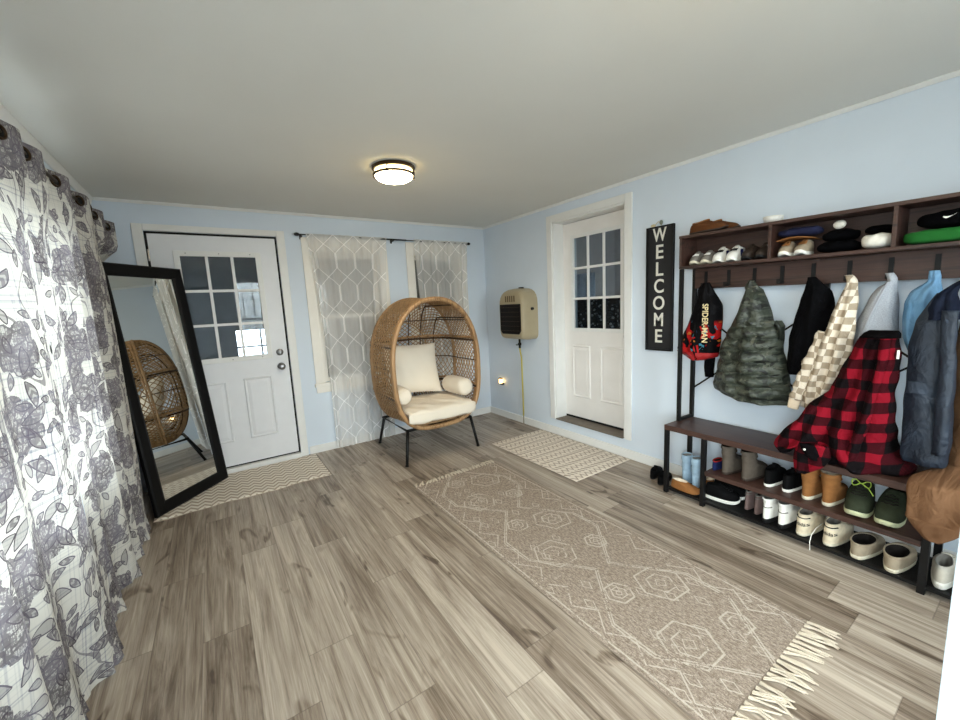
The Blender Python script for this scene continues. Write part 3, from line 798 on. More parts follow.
def pillow(w,h,th):
    mb=MB()
    for s in (1,-1):
        def fn(a,b):
            x,y=2*a-1,2*b-1
            ex=1-.07*(1-y*y)*abs(x)**3; ey=1-.07*(1-x*x)*abs(y)**3
            q=(max(0,(1-abs(x)**2.4))*max(0,(1-abs(y)**2.4)))**.5
            return (x*w/2*ex+.0,s*(th/2*q+.004*math.sin(x*9+y*5)*q),y*h/2*ey)
        mb.grid(fn,28,28)
    return mb
R_=Matrix.Rotation(math.radians(-22),3,'X')@Matrix.Rotation(math.radians(3),3,'Y')
mb=pillow(.56,.53,.19); Rz=Matrix.Rotation(math.radians(-6),3,'Z')
c0=Vector((-1.262,-.440,.79)); mb.v=[tuple(Rz@(R_@Vector(p))+c0) for p in mb.v]
t=thing('back_pillow','large square cream pillow standing against the egg chair back','pillow',tuple(c0-Vector((0,0,.26)))); obj('pillow_cover',mb,M_cush,t,smooth=True)
def bolster(label,c,L,r,rz):
    t=thing('bolster_pillow',label,'pillow',(c[0],c[1],c[2]-r))
    Rm=Matrix.Rotation(rz,3,'Z'); mb=MB()
    pr=[(0,-L/2-.0),(r*.5,-L/2-.004),(r*.82,-L/2+.012),(r*.97,-L/2+.04)]+[(r*(1+.02*math.sin(k*2.1)),-L/2+L*k/10) for k in range(2,9)]+[(r*.97,L/2-.04),(r*.82,L/2-.012),(r*.5,L/2+.004),(0,L/2)]
    mb.lathe(pr,(0,0,0),'y',24); mb.v=[tuple(Rm@Vector(p)+Vector(c)) for p in mb.v]
    obj('bolster_cover',mb,M_cush,t,smooth=True)
bolster('cream bolster arm pillow on the window-corner side of the egg chair',(-.930,-.745,.612),.36,.088,math.radians(3))
bolster('cream bolster arm pillow on the door side of the egg chair',(-1.545,-.715,.612),.34,.080,math.radians(-1))
# ------------------------------------------------------------------ wall heater, gas pipe, night light, sign
M_tan=plain('tan_heater_enamel',(166,153,126),.4,var=.03)
M_grill=plain('heater_dark_glass',(16,11,10),.4,var=.3,spec=.15)
M_brass=plain('pipe_yellow',(196,182,92),.45,var=.06)
ht=thing('wall_heater','tan gas wall heater with a dark glass front','heater',(-.10,-.73,1.0))
def heater_poly(s,zt=1.552,z0=1.0,y0=-.512,y1=-.952):
    # outline in (y,z): straight sides, arched top, rounded bottom
    pts=[]; ym=(y0+y1)/2; hw=(y0-y1)/2*s
    for k in range(13): # top arch from right to left
        a=PI*k/12; pts.append((ym-hw*math.copysign(abs(math.cos(a))**.70,math.cos(a)),1.37+(zt-1.37)*math.sin(a)**.75))
    for k in range(7):
        a=PI/2*k/6; pts.append((ym+hw-.05*(1-math.cos(a)),z0+.07-.07*math.sin(a)))
    for k in range(7):
        a=PI/2*(1-k/6); pts.append((ym-hw+.05*(1-math.cos(a)),z0+.07-.07*math.sin(a)))
    return pts
mb=MB(); base=heater_poly(1.0)
lay=[(-.0008,1.0),(-.02,1.0),(-.10,1.0),(-.135,.99),(-.165,.965),(-.187,.93),(-.200,.88),(-.205,.82)]
vs=[];n=len(base); zc_=1.27; ym=-.732
for x,s in lay:
    vs+=[(x,ym+(y-ym)*s,zc_+(z-zc_)*s) for y,z in base]
fs=[(i*n+k,i*n+(k+1)%n,(i+1)*n+(k+1)%n,(i+1)*n+k) for i in range(len(lay)-1) for k in range(n)]+[tuple(range(n)),tuple((len(lay)-1)*n+k for k in range(n))]
mb.add(vs,fs); obj('heater_housing',mb,M_tan,ht,smooth=False,bevel=.004)
gp=[(-.555,1.10),(-.555,1.385),(-.909,1.385),(-.909,1.10),(-.875,1.062),(-.59,1.062)]
hg=obj('heating_window',MB().prism(gp,0,-.212,-.196),M_grill,ht,bevel=.004)
for k in range(6): obj('grill_bar',MB().tube([(-.2145,-.57,1.10+.05*k),(-.2145,-.895,1.10+.05*k)],.0025,6),M_bronze,hg)
for k in range(5): 
    y=-.66-.036*k; obj('vent_slot',MB().box(-.206,-.196,y-.012,y+.012,1.408,1.475),plain('vent_amber_%d'%k,(96,80,52),.4) if k==0 else bpy.data.materials['vent_amber_0'],ht,bevel=.003)
obj('side_knob',MB().lathe([(.016,0),(.014,-.02),(0,-.02)],(-.09,-.955,1.33),'y',12),M_black,ht)
obj('latch_tab',MB().box(-.10,-.06,-.80,-.76,1.549,1.562),M_black,ht)
obj('gas_valve',MB().lathe([(.012,0),(.012,-.05),(.02,-.05),(.02,-.075),(.013,-.08),(.013,-.11),(0,-.11)],(-.055,-.692,1.0),'z',12).tube([(-.055,-.692,.93),(-.085,-.692,.93),(-.095,-.675,.93)],.007,6),M_black,ht,smooth=True)
gpz=thing('gas_pipe','yellow coated gas pipe running down the blue wall below the heater','pipe',(-.03,-.69,.01))
obj('pipe_run',MB().tube([(-.055,-.692,.888),(-.05,-.69,.85),(-.032,-.688,.78),(-.028,-.686,.40),(-.027,-.684,.10)],.0085,8),M_brass,gpz,smooth=True)
obj('pipe_end',MB().tube([(-.027,-.684,.10),(-.027,-.684,.002)],.006,8),plain('pipe_grey',(150,140,120),.5),gpz,smooth=True)
M_night=emis('night_light_glow',(255,205,130),NIGHT)
nl=thing('night_light','small glowing plug-in night light low on the blue wall','night light',(-.02,-.278,.40))
obj('socket_plug',MB().box(-.032,-.0005,-.30,-.258,.405,.428),M_black,nl,bevel=.004)
obj('light_cap',MB().box(-.05,-.02,-.302,-.256,.4795,.496),M_black,nl,bevel=.004)
obj('light_shade',MB().lathe([(0,0),(.021,0),(.021,.05),(0,.05)],(-.036,-.279,.429),'z',14),M_night,nl,smooth=False)
M_sign=plain('charcoal_board',(34,34,36),.7,var=.06,scale=20); M_signf=plain('black_sign_edge',(14,14,15),.5); M_letter=plain('white_letter_paint',(228,226,216),.7,var=.03)
sn=thing('welcome_sign','tall charcoal sign reading WELCOME beside the recessed door','sign',(-.012,-2.348,.975))
SY0,SY1,SZ0,SZ1=-2.238,-2.458,.972,1.918
obj('sign_board',MB().box(-.014,-.0008,SY1,SY0,SZ0,SZ1),M_sign,sn)
f=.013
obj('sign_frame',MB().box(-.026,-.0008,SY0-f,SY0,SZ0,SZ1).box(-.026,-.0008,SY1,SY1+f,SZ0,SZ1).box(-.026,-.0008,SY1,SY0,SZ0,SZ0+f).box(-.026,-.0008,SY1,SY0,SZ1-f,SZ1),M_signf,sn,bevel=.001)
for i,chx in enumerate('WELCOME'):
    v,fc=textmesh(chx,.145,.0012,bold=.0022)
    zc_=1.852-i*.1285; sx={'W':.72,'M':.78,'O':.84,'C':.84,'E':.95,'L':.95}[chx]
    mb=MB(); mb.add([(-.0155+p[2]*-1,-2.344-p[0]*sx,zc_+p[1]) for p in v],fc); obj('letter',mb,M_letter,sn)
M_jute=plain('jute_bead',(206,190,150),.8); M_grn=plain('grey_green_bead',(120,124,108),.7)
obj('hanger_loop',MB().tube([(-.012,-2.29,1.918),(-.010,-2.33,1.955),(-.012,-2.36,1.918)],.0025,5),M_jute,sn)
obj('hanger_bead',MB().ellipsoid((-.016,-2.292,1.928),(.012,.02,.012),12,8),M_jute,sn,smooth=True)
obj('hanger_bead',MB().ellipsoid((-.014,-2.355,1.943),(.011,.012,.018),12,8),M_grn,sn,smooth=True)

# curtains in the next room, seen through the side door
M_lacec=Mat('dark_lace')
u_,v_,w_=M_lacec.xyz('Object')
vo=M_lacec.node('ShaderNodeTexVoronoi',{'Vector':M_lacec.vec(u_*0,v_*26,w_*26),'Scale':1.0}); dd=X(M_lacec.nt,vo.outputs[0])
M_lacec.surf(M_lacec.bsdf(M_lacec.mix(((dd<.30)*.8+(dd<.15)*-.5).clamp(),W(38,38,40),W(176,174,170)),.9))
t=thing('lace_curtain','dark lace curtain with pale dots seen through the lower panes of the side door','lace curtain',(.27,-1.62,.95))
obj('lace_cloth',MB().grid(lambda a,b:(.27+.012*math.sin(a*40),-2.0+.78*a,.90+.50*b),60,6),M_lacec.m,t,smooth=True,solid=.003)
t=thing('pale_drape','pale hanging drape seen through the middle left pane of the side door','drape',(.40,-1.24,.95))
obj('drape_cloth',MB().grid(lambda a,b:(.42+.02*math.sin(a*30),-1.36+.22*a,.95+.72*b),40,6),M_sheer if False else plain('pale_drape_cloth',(206,212,220),.9),t,smooth=True,solid=.004)
# ------------------------------------------------------------------ hall tree
HB,HT=.464,.500      # bench board
YA,YB=-2.605,-4.115
ht_=thing('hall_tree','tall black metal hall tree with rustic brown bench, hooks and cubby shelf','hall tree',(-.18,-3.36,0))
pst=lambda name,x0,x1,y0,y1,z0,z1,m=M_black: obj(name,MB().box(x0,x1,y0,y1,z0,z1),m,ht_,bevel=.0015)
pst('bench_seat',-.347,-.03,YB,YA,HB,HT,M_walnut)
for y in (YA-.013,-2.877,-3.868,YB+.013):
    pst('leg',-.345,-.318,y-.0135,y+.0135,0,HB)
    pst('leg',-.055,-.03,y-.0135,y+.0135,0,HB)
pst('shoe_shelf',-.345,-.03,-3.853,-2.892,.222,.250,M_walnut)
# low mesh shelf: frame plus fine bars
ms=MB()
for x in (-.331,-.043): ms.box(x-.012,x+.012,YB+.03,YA-.03,.028,.044)
for y in (YA-.035,YB+.035): ms.box(-.33,-.04,y-.008,y+.008,.028,.044)
for k in range(1,26):
    x=-.331+.288*k/26; ms.box(x-.0022,x+.0022,YB+.03,YA-.03,.036,.042)
for k in range(1,24):
    y=YA+(YB-YA)*k/24; ms.box(-.33,-.045,y-.0022,y+.0022,.030,.036)
obj('mesh_shelf',ms,M_black,ht_)
for y in (YA-.013,-3.36,YB+.013): pst('post',-.040,-.018,y-.013,y+.013,HT if y!=-3.36 else HT,1.80-.21 if y!=-3.36 else 1.572)
for y in (YA-.013,YB+.013): pst('post',-.205,-.182,y-.0115,y+.0115,HT,1.572)
for y in (YA-.013,YB+.013): pst('base_rail',-.182,-.04,y-.010,y+.010,HT,HT+.02)
# cubby
CZ0,CZ1=1.573,1.792
pst('cubby_floor',-.207,-.018,YB,YA,CZ0,CZ0+.018,M_walnut)
pst('cubby_top',-.207,-.018,YB-.004,YA+.004,CZ1-.018,CZ1,M_walnut)
pst('cubby_back',-.022,-.014,YB,YA,CZ0+.018,CZ1-.018,M_walnut)
for y in (YA-.008,YB+.008): pst('cubby_side',-.207,-.022,y-.008,y+.008,CZ0+.018,CZ1-.018,M_walnut)
for y in (-3.140,-3.645): pst('cubby_divider',-.205,-.022,y-.008,y+.008,CZ0+.018,CZ1-.018,M_walnut)
pst('hook_board',-.054,-.0405,YB+.02,YA-.028,1.436,1.572,M_walnut)
HY=[-2.71,-2.857,-3.008,-3.155,-3.304,-3.458,-3.614,-3.768,-3.92,-4.06]
for y in HY:
    hk=MB().box(-.060,-.0545,y-.0095,y+.0095,1.446,1.550)
    hk.prism([(-.0545,1.446),(-.100,1.446),(-.106,1.452),(-.106,1.474),(-.100,1.474),(-.099,1.456),(-.0545,1.456)],1,y-.0095,y+.0095)
    obj('coat_hook',hk,M_black,ht_)
br=MB()
def brace(a,b): obj('cross_brace',MB().tube([a,b],.0055,6),M_black,ht_)
for (p,q) in ((YA-.02,-3.35),(-3.37,YB+.02)):
    brace((-.028,p,.72),(-.028,q,1.30)); brace((-.024,p,1.30),(-.024,q,.72))
# ------------------------------------------------------------------ shoes
def shoe_mats(name,c,rough=.85,var=.1): return plain(name,c,rough,var=var,scale=40,bump=.0006,bscale=500,spec=.12 if rough>.7 else .35)
S_grey=shoe_mats('grey_canvas',(128,124,118)); S_white=shoe_mats('white_leather',(232,230,224),.5,.03); S_cream=shoe_mats('cream_suede',(222,208,182))
S_black=shoe_mats('black_shoe_fabric',(6,6,7),.8); S_dkbrown=shoe_mats('dark_brown_leather',(52,42,36),.55); S_taupe=shoe_mats('taupe_suede',(86,78,70))
S_tan=shoe_mats('tan_suede',(140,94,54)); S_green=shoe_mats('olive_green_nubuck',(54,60,46)); S_mauve=shoe_mats('mauve_knit',(122,102,98)); S_slip=shoe_mats('khaki_grey_canvas',(160,146,126))
S_oat=shoe_mats('oatmeal_mesh',(196,190,178)); S_blue=shoe_mats('pale_blue_rubber',(160,186,206),.4,.12); S_navy=shoe_mats('navy_fabric',(28,36,78)); S_brown=shoe_mats('brown_suede',(92,56,32)); S_lin=shoe_mats('dark_lining',(38,34,32)); S_lin2=shoe_mats('grey_lining',(122,118,112))
S_soleW=shoe_mats('white_rubber',(236,234,226),.5,.03); S_soleC=shoe_mats('cream_rubber',(220,212,190),.5,.04); S_soleB=shoe_mats('black_rubber',(20,20,21),.6); S_soleN=shoe_mats('pale_green_rubber',(206,210,172),.5); S_neon=plain('neon_lace',(196,226,96),.7); S_lace=plain('white_lace',(236,234,228),.8); S_laceB=plain('black_lace',(24,24,26),.8); S_fur=shoe_mats('cream_fleece',(226,214,196),.95); S_soleT=shoe_mats('tan_rubber',(196,170,128),.6); S_red=shoe_mats('red_strap',(158,42,40))
def sshape(L,W,H,st,col=(.27,.215,.30),front=.0,shaft=0,flare=0):
    """returns surface function S(phi,t): t 0 sole edge .. 1 collar"""
    xc,rx,ry=col
    def foot(phi,k=1.0):
        c_,s_=math.cos(phi),math.sin(phi)
        x=L/2-L/2*math.copysign(abs(c_)**.9,c_)
        q=x/L
        w=W/2*(.70+.30*min(1,max(0,(q-.1)/.5))) 
        return x*k+(1-k)*L/2, w*math.copysign(abs(s_)**.72,s_)*k+ (.012*W/.09*(q-.5)*0)
    def S(phi,t):
        fx,fy=foot(phi); cx=xc*L-rx*L*math.cos(phi); cy=ry*W*math.sin(phi)
        q=fx/L; toe=max(0,min(1,(q-.38)/.5)); toe=toe*toe*(3-2*toe)
        fxy=1-math.cos(t*PI/2)
        za=math.sin(t*PI/2); zb=.50*math.sin(min(1,t*1.9)*PI/2)+.50*t**2.2
        z=st+(H-st)*(za*(1-toe)+zb*toe)+front*t*t*max(0,-math.cos(phi))
        bul=1+.05*math.sin(t*PI)
        x=fx+(cx-fx)*fxy; y=(fy+(cy-fy)*fxy)*bul
        return (x,y,z)
    return foot,S
def make_shoe(name,label,cat,loc,rz,L=.26,W=.095,H=.085,st=.024,up=S_grey,so=S_soleW,ln=S_lin,lace=None,shaft=0,col=(.27,.215,.30),front=.012,group=None,stripe=None,tongue=None,soletaper=1.03,tilt=None,heeltab=None,text=None,cuff=None,rim=None,bow=False,swoosh=None,barlace=None):
    t=thing(name,label,cat,loc,rz,group)
    if tilt: t.rotation_euler=(tilt[0],tilt[1],rz)
    foot,S=sshape(L,W,H,st,col,front)
    N=32
    # sole with a little toe spring
    mb=MB(); vs=[]
    lv=[(0,.95),(st*.2,1.0),(st*.75,soletaper),(st,1.0),(st+.002,.93)]
    for z,k in lv:
        for i in range(N):
            x,y=foot(2*PI*i/N); xx=(x-L/2)*k+L/2
            sp=.012*max(0,(x/L-.8)/.2)**2
            vs.append((xx,y*k,z+sp))
    fs=[(a*N+i,a*N+(i+1)%N,(a+1)*N+(i+1)%N,(a+1)*N+i) for a in range(len(lv)-1) for i in range(N)]+[tuple(range(N)),tuple((len(lv)-1)*N+i for i in range(N))]
    mb.add(vs,fs); obj('sole',mb,so,t,world=False,smooth=False)
    K=9; rows=[[S(2*PI*i/N,k/K) for i in range(N)] for k in range(K+1)]
    if shaft:
        xc=col[0]*L
        for k in range(1,7):
            q=k/6; rows.append([(xc+(p[0]-xc)*(1+.10*q)+.006*math.sin(k*2.3)-.006*q,p[1]*(1+.16*q+.09*math.sin(k*2.6)),p[2]*(1-q*.9)+(H*q*.9)+shaft*q) for p in rows[K]])
    else:
        # soft rolled collar
        rows.append([(p[0]*1.0,p[1]*.97,p[2]+.003) for p in rows[K]])
    allr=rows
    mb=MB(); vs=[p for r in allr for p in r]
    mb.add(vs,[(a*N+i,a*N+(i+1)%N,(a+1)*N+(i+1)%N,(a+1)*N+i) for a in range(len(allr)-1) for i in range(N)],[(p[0],p[2]) for p in vs])
    u=obj('upper',mb,up,t,world=False,smooth=True)
    top=allr[-1]; cxm=sum(p[0] for p in top)/N
    ins=[]
    for k,(s,dz) in enumerate(((1.0,0),(.88,-.002),(.80,-.02),(.70,-.055))):
        ins.append([(cxm+(p[0]-cxm)*s,p[1]*s,max(p[2]+dz if (dz>-.04 or shaft) else st+.012,st+.010)) for p in top])
    mb=MB(); vs=[p for r in ins for p in r]
    mb.add(vs,[(a*N+i,a*N+(i+1)%N,(a+1)*N+(i+1)%N,(a+1)*N+i) for a in range(3) for i in range(N)]+[tuple(3*N+i for i in range(N))])
    obj('lining',mb,ln,t,world=False,smooth=True)
    if rim: obj('collar_rim',MB().tube([(p[0],p[1],p[2]+.001) for p in top],.0042,6,True),rim,t,world=False,smooth=True)
    if tongue:
        p=S(PI,1.0); mb=MB()
        def tf(a,b): return (p[0]-.002+.030*(1-b)-.004,(a-.5)*W*.42*(1-.1*b),p[2]-.014+.018*b+.004*math.cos((a-.5)*3))
        mb.grid(tf,6,5); obj('tongue',mb,tongue,t,world=False,smooth=True,solid=.006)
    if lace:
        mb=MB()
        for j,tt in enumerate((.60,.69,.78,.87,.95)):
            pts=[]
            for k in range(7):
                ph=PI+(k/6-.5)*1.15*(1.1-.2*tt); x,y,z=S(ph,tt+(.03 if (k%2) else 0)); pts.append((x,y*1.03,z+.0045))
            mb.tube(pts,.0028,5)
        lo=obj('laces',mb,barlace or lace,t,world=False)
        if bow:
            p=S(PI,.93); pts=[]
            for sgn in (1,-1):
                pts+= [(p[0]+.006-.01*math.sin(q/8*2*PI),sgn*(.004+.032*math.sin(q/8*PI)),p[2]+.016+.014*math.sin(q/8*2*PI)) for q in range(9)]
            obj('bow',MB().tube(pts,.0026,5).tube([(p[0],0,p[2]+.014),(p[0]+.02,.03,p[2]+.002),(p[0]+.035,.05,p[2]-.025)],.0026,5),lace,lo,world=False)
    if stripe:
        mb=MB()
        for sgn in (1,-1):
            for k in range(3):
                ph0=PI/2*sgn+.0; pts=[]
                for j in range(6):
                    tt=.12+.13*j; ph=sgn*(PI*.50+.12*k+.05*j); x,y,z=S(ph,tt); pts.append((x,y*1.02+sgn*.001,z))
                mb.tube(pts,.0042,5)
        obj('side_stripe',mb,stripe,t,world=False)
    if cuff:
        mb=MB(); mb.tube([(p[0],p[1]*1.02,p[2]-.004) for p in top],.011,8,True); obj('cuff',mb,cuff,t,world=False,smooth=True)
    if heeltab:
        mb=MB(); pts=[S(2*PI*k/24-.5,.93) for k in range(0,5)]
        pts=[(S(-.9+1.8*k/8,.70)[0]-.002,S(-.9+1.8*k/8,.70)[1]*1.01,S(-.9+1.8*k/8,.70)[2]) for k in range(9)]
        mb.tube(pts,.003,5); obj('heel_piping',mb,heeltab,t,world=False)
    if text:
        v,f=textmesh(text,.024,.0004,bold=.0002)
        def put(p):
            # wrap the word round the heel, lower half
            ph=-math.copysign(math.asin(min(.99,(abs(p[0])/(W*.355))**(1/.72))),p[0]); tt=.36+p[1]*9.0; x,y,z=S(ph*1.0,max(.02,tt)); return (x-.0012-abs(p[2]),y*1.012,z)
        mb=MB(); mb.add([put(p) for p in v],f); obj('heel_lettering',mb,S_laceB,t,world=False)
    return t
def pair(name,labs,cat,locs,rzs,group,**k):
    a=make_shoe(name,labs[0],cat,locs[0],rzs[0],group=group,**k)
    b=copytree(a,locs[1],rzs[1],labs[1]); return a,b
IN,OUT=0.0,PI
ZB,ZM,ZC_=.0445,.2505,1.5915
# cubby, first box: three pairs, toes to the room
G='shoes in the first cubby box'
pair('sneaker',('grey laced sneaker at the door end of the cubby','grey laced sneaker between its mate and the white sneakers in the cubby'),'shoe',[(-.030,-2.675,ZC_),(-.030,-2.757,ZC_)],[OUT+.10,OUT+.05],G,L=.168,W=.072,H=.07,st=.016,up=S_grey,so=S_soleC,lace=S_lace,tongue=S_grey)
pair('sneaker',('white sneaker with black laces touching the grey sneakers in the cubby','white sneaker with black laces beside the dark brown shoes in the cubby'),'shoe',[(-.030,-2.840,ZC_),(-.030,-2.928,ZC_)],[OUT+.02,OUT-.02],G,L=.172,W=.076,H=.08,st=.018,up=S_white,so=S_soleW,lace=S_laceB,tongue=S_white,stripe=S_navy)
pair('loafer',('dark brown low shoe next to the white sneakers in the cubby','dark brown low shoe against the first cubby divider'),'shoe',[(-.030,-3.012,ZC_),(-.030,-3.09,ZC_)],[OUT-.02,OUT-.05],G,L=.17,W=.070,H=.075,st=.014,up=S_dkbrown,so=S_soleB,tongue=S_dkbrown)
G='shoes in the middle cubby box'
pair('sneaker',('small tan grey sneaker against the divider in the middle cubby','small tan grey sneaker beside the black crumpled garment in the cubby'),'shoe',[(-.035,-3.198,ZC_),(-.030,-3.279,ZC_)],[OUT+.03,OUT-.02],G,L=.165,W=.070,H=.072,st=.018,up=S_slip,so=S_soleW,lace=S_tan)
# brown moccasin pair on top
G='things on top of the cubby'
pair('moccasin',('brown suede moccasin on top of the cubby, the lower front one','brown suede moccasin lying behind its mate on top of the cubby'),'shoe',[(-.160,-2.650,CZ1+.0005),(-.062,-2.68,CZ1+.0005)],[-PI/2+.04,-PI/2-.02],G,L=.235,W=.085,H=.062,st=.010,up=S_brown,so=S_dkbrown,ln=S_dkbrown,col=(.30,.22,.30),rim=S_tan)
# middle shelf
G='footwear on the middle shelf'
pair('ankle_boot',('taupe suede ankle boot at the door end of the middle shelf','taupe suede ankle boot beside the black shoes on the middle shelf'),'boot',[(-.305,-2.992,ZM),(-.308,-3.108,ZM)],[IN+.02,IN-.02],G,L=.262,W=.094,H=.105,st=.018,up=S_taupe,so=S_dkbrown,ln=S_lin,shaft=.082,col=(.23,.21,.36),front=.0,lace=S_dkbrown)
pair('low_shoe',('black shoe with a white sole touching the taupe boots','black shoe with a white sole next to the tan boots'),'shoe',[(-.290,-3.222,ZM),(-.285,-3.312,ZM)],[IN+.03,IN],G,L=.245,W=.084,H=.098,st=.020,up=S_black,so=S_soleW,ln=S_black,tongue=S_black)
pair('fleece_boot',('tan suede boot with a cream sole next to the black shoes','tan suede boot with a cream sole next to the olive shoes'),'boot',[(-.298,-3.410,ZM),(-.298,-3.499,ZM)],[IN,IN],G,L=.255,W=.086,H=.105,st=.022,up=S_tan,so=S_soleC,ln=S_fur,shaft=.075,col=(.24,.22,.42),front=.0)
make_shoe('hiking_shoe','olive green shoe with a bright lace bow next to the tan boots','shoe',(-.050,-3.595,ZM),OUT+.10,L=.28,W=.110,H=.125,st=.026,up=S_green,so=S_soleN,ln=S_lin,lace=S_neon,tongue=S_green,bow=True,barlace=S_lin,group=G)
make_shoe('hiking_shoe','olive green shoe half hidden by the brown coat hem','shoe',(-.050,-3.722,ZM),OUT+.03,L=.28,W=.106,H=.125,st=.026,up=S_green,so=S_soleN,ln=S_lin,lace=S_lin,tongue=S_green,group=G)
# bottom shelf
G='footwear on the bottom shelf'
pair('running_shoe',('black running shoe with a white sole lying crosswise on the bottom shelf','black running shoe standing behind its mate on the bottom shelf'),'shoe',[(-.272,-2.862,ZB),(-.160,-2.860,ZB)],[-PI/2+.30,-PI/2+.22],G,L=.20,W=.084,H=.10,st=.024,up=S_black,so=S_soleW,ln=S_black,lace=S_laceB,tongue=S_black)
pair('sneaker',('mauve knit sneaker next to the black running shoes','mauve knit sneaker next to the white boots'),'shoe',[(-.255,-3.104,ZB),(-.270,-3.164,ZB)],[IN,IN],G,L=.235,W=.054,H=.112,st=.014,up=S_mauve,so=S_mauve,ln=S_lin,tongue=S_mauve,rim=S_grey,heeltab=S_grey)
pair('high_top',('white high top with a black sole next to the mauve sneakers','white high top with a black sole next to the cream sneakers'),'shoe',[(-.328,-3.237,ZB),(-.328,-3.315,ZB)],[IN,IN],G,L=.25,W=.073,H=.105,st=.028,up=S_white,so=S_soleB,ln=S_lin2,shaft=.045,col=(.24,.2,.34),tongue=S_white,heeltab=S_lin2,lace=S_lace)
a_,b_=pair('sneaker',('cream sneaker with lettered heel next to the white high tops','cream sneaker with lettered heel next to the khaki slip-ons'),'shoe',[(-.322,-3.407,ZB),(-.322,-3.525,ZB)],[IN,IN-.02],G,L=.27,W=.102,H=.115,st=.018,up=S_cream,so=S_soleC,ln=S_lin2,tongue=S_cream,heeltab=S_laceB,text='adidas',rim=S_cream,lace=S_cream)
obj('loose_lace',MB().tube([(.09,.052,.075),(.03,.060,.062),(-.022,.060,.045),(-.040,.060,.012),(-.044,.056,-.034)],.0022,5),S_lace,b_,world=False)
pair('slip_on_shoe',('khaki slip-on shoe with a wide opening next to the cream sneakers','khaki slip-on shoe with a wide opening beside the front leg'),'shoe',[(-.344,-3.642,ZB),(-.346,-3.768,ZB)],[IN-.06,IN],G,L=.28,W=.106,H=.074,st=.022,up=S_slip,so=S_soleC,ln=S_lin,col=(.35,.31,.42),front=-.006,rim=S_slip)
pair('sneaker',('oatmeal mesh sneaker with a thick white sole beyond the front leg','oatmeal mesh sneaker behind its mate at the far shelf end'),'shoe',[(-.326,-3.918,ZB),(-.30,-4.022,ZB)],[IN+.02,IN],G,L=.16 if False else .26,W=.088,H=.105,st=.034,up=S_oat,so=S_soleW,ln=S_lin2,tongue=S_oat,lace=S_oat)
# door-end bay
G='shoes in the open bay at the door end'
pair('rain_boot',('pale blue child rain boot by the wall under the bench end','pale blue child rain boot in front of its mate under the bench end'),'boot',[(-.215,-2.675,ZB),(-.225,-2.752,ZB)],[IN,IN],G,L=.150,W=.062,H=.085,st=.012,up=S_blue,so=S_blue,ln=S_lin2,shaft=.125,col=(.28,.24,.44),front=0,rim=S_blue)
make_shoe('slipper','brown suede slipper leaning against the rain boots','slipper',(-.304,-2.640,ZB+.002),-PI/2+.06,L=.205,W=.072,H=.06,st=.012,up=S_tan,so=S_tan,ln=S_fur,col=(.32,.24,.36),front=0,group=G)
make_shoe('slipper','brown suede slipper with its toe to the room below the bench','slipper',(-.080,-2.815,ZB),OUT+.0,L=.15,W=.062,H=.062,st=.012,up=S_tan,so=S_soleT,ln=S_fur,col=(.30,.23,.38),front=0,group=G)
make_shoe('sandal','small red and navy sandal on the shelf beside the taupe boots','sandal',(-.29,-2.917,ZM),.0,L=.15,W=.044,H=.055,st=.014,up=S_navy,so=S_navy,ln=S_lin,col=(.36,.3,.42),front=0,rim=S_red,group='footwear on the middle shelf')
G='black shoes on the floor at the bench end'
pair('low_shoe',('black shoe on the floor just outside the bench leg','black shoe on the floor between its mate and the baseboard'),'shoe',[(-.285,-2.535,.0005),(-.235,-2.445,.0005)],[.22,.30],G,L=.215,W=.078,H=.058,st=.014,up=S_black,so=S_soleB,ln=S_black,tongue=S_black)
# ---- soft things in the cubby
def soft(name,label,cat,c,r,m,seed=0,e=.8,wob=.12,rz=0,group=None,z0=None):
    t=thing(name,label,cat,(c[0],c[1],c[2]-r[2]),0,group); Rm=Matrix.Rotation(rz,3,'Z'); mb=MB(); sg=lambda v:math.copysign(abs(v)**e,v)
    def fn(a,b):
        q=2*PI*a;p=PI*(b-.5)
        v=Vector((r[0]*sg(math.cos(p))*sg(math.cos(q)),r[1]*sg(math.cos(p))*sg(math.sin(q)),r[2]*sg(math.sin(p))))
        w=1+wob*(math.sin(v.y*70+seed)*math.cos(v.x*60+seed*2)+.7*math.sin(v.y*120+v.z*90+seed*3))
        v=Vector((v.x*(1+.3*(w-1)),v.y*(1+.2*(w-1)),v.z*(w if v.z>0 else 1)))
        return tuple(Rm@v+Vector(c))
    mb.grid(fn,56,28,lambda a,b:(a,b),wrapu=True); obj('cloth_body' if 'cloth' in name else name+'_cloth',mb,m,t,smooth=True); return t
K_black=plain('black_knit',(5,5,7),.95,var=.2,scale=80,bump=.002,bscale=260,spec=.05); K_white=plain('white_fleece',(232,228,218),.95,var=.05,scale=60,bump=.004,bscale=160); K_green=plain('kelly_green_cloth',(26,98,36),.9,var=.06,scale=30,bump=.001,bscale=300); K_navy=plain('navy_cap_cloth',(17,21,52),.8,var=.12,scale=20)
G='soft things in the cubby boxes'
cz=CZ0+.0185
t=soft('cap','navy blue cap with a brown underside lying over the small sneakers','cap',(-.115,-3.255,1.719),(.075,.098,.026),K_navy,1,.75,.10,group=G)
obj('cap_brim',MB().grid(lambda a,b:(-.19+.15*b+.01*math.cos(a*6),-3.162-.165*a,1.680+.010*math.sin(a*PI)-.004*b),16,6),S_tan,t,smooth=True,solid=.005)
soft('crumpled_garment','black crumpled garment lying beside the small tan grey sneakers','clothes',(-.12,-3.425,cz+.028),(.075,.088,.028),K_black,2,.8,.14,group=G)
soft('scarf','black bunched scarf heaped on the crumpled garment in the cubby','scarf',(-.085,-3.42,cz+.088),(.055,.075,.030),K_black,5,.8,.14,group=G)
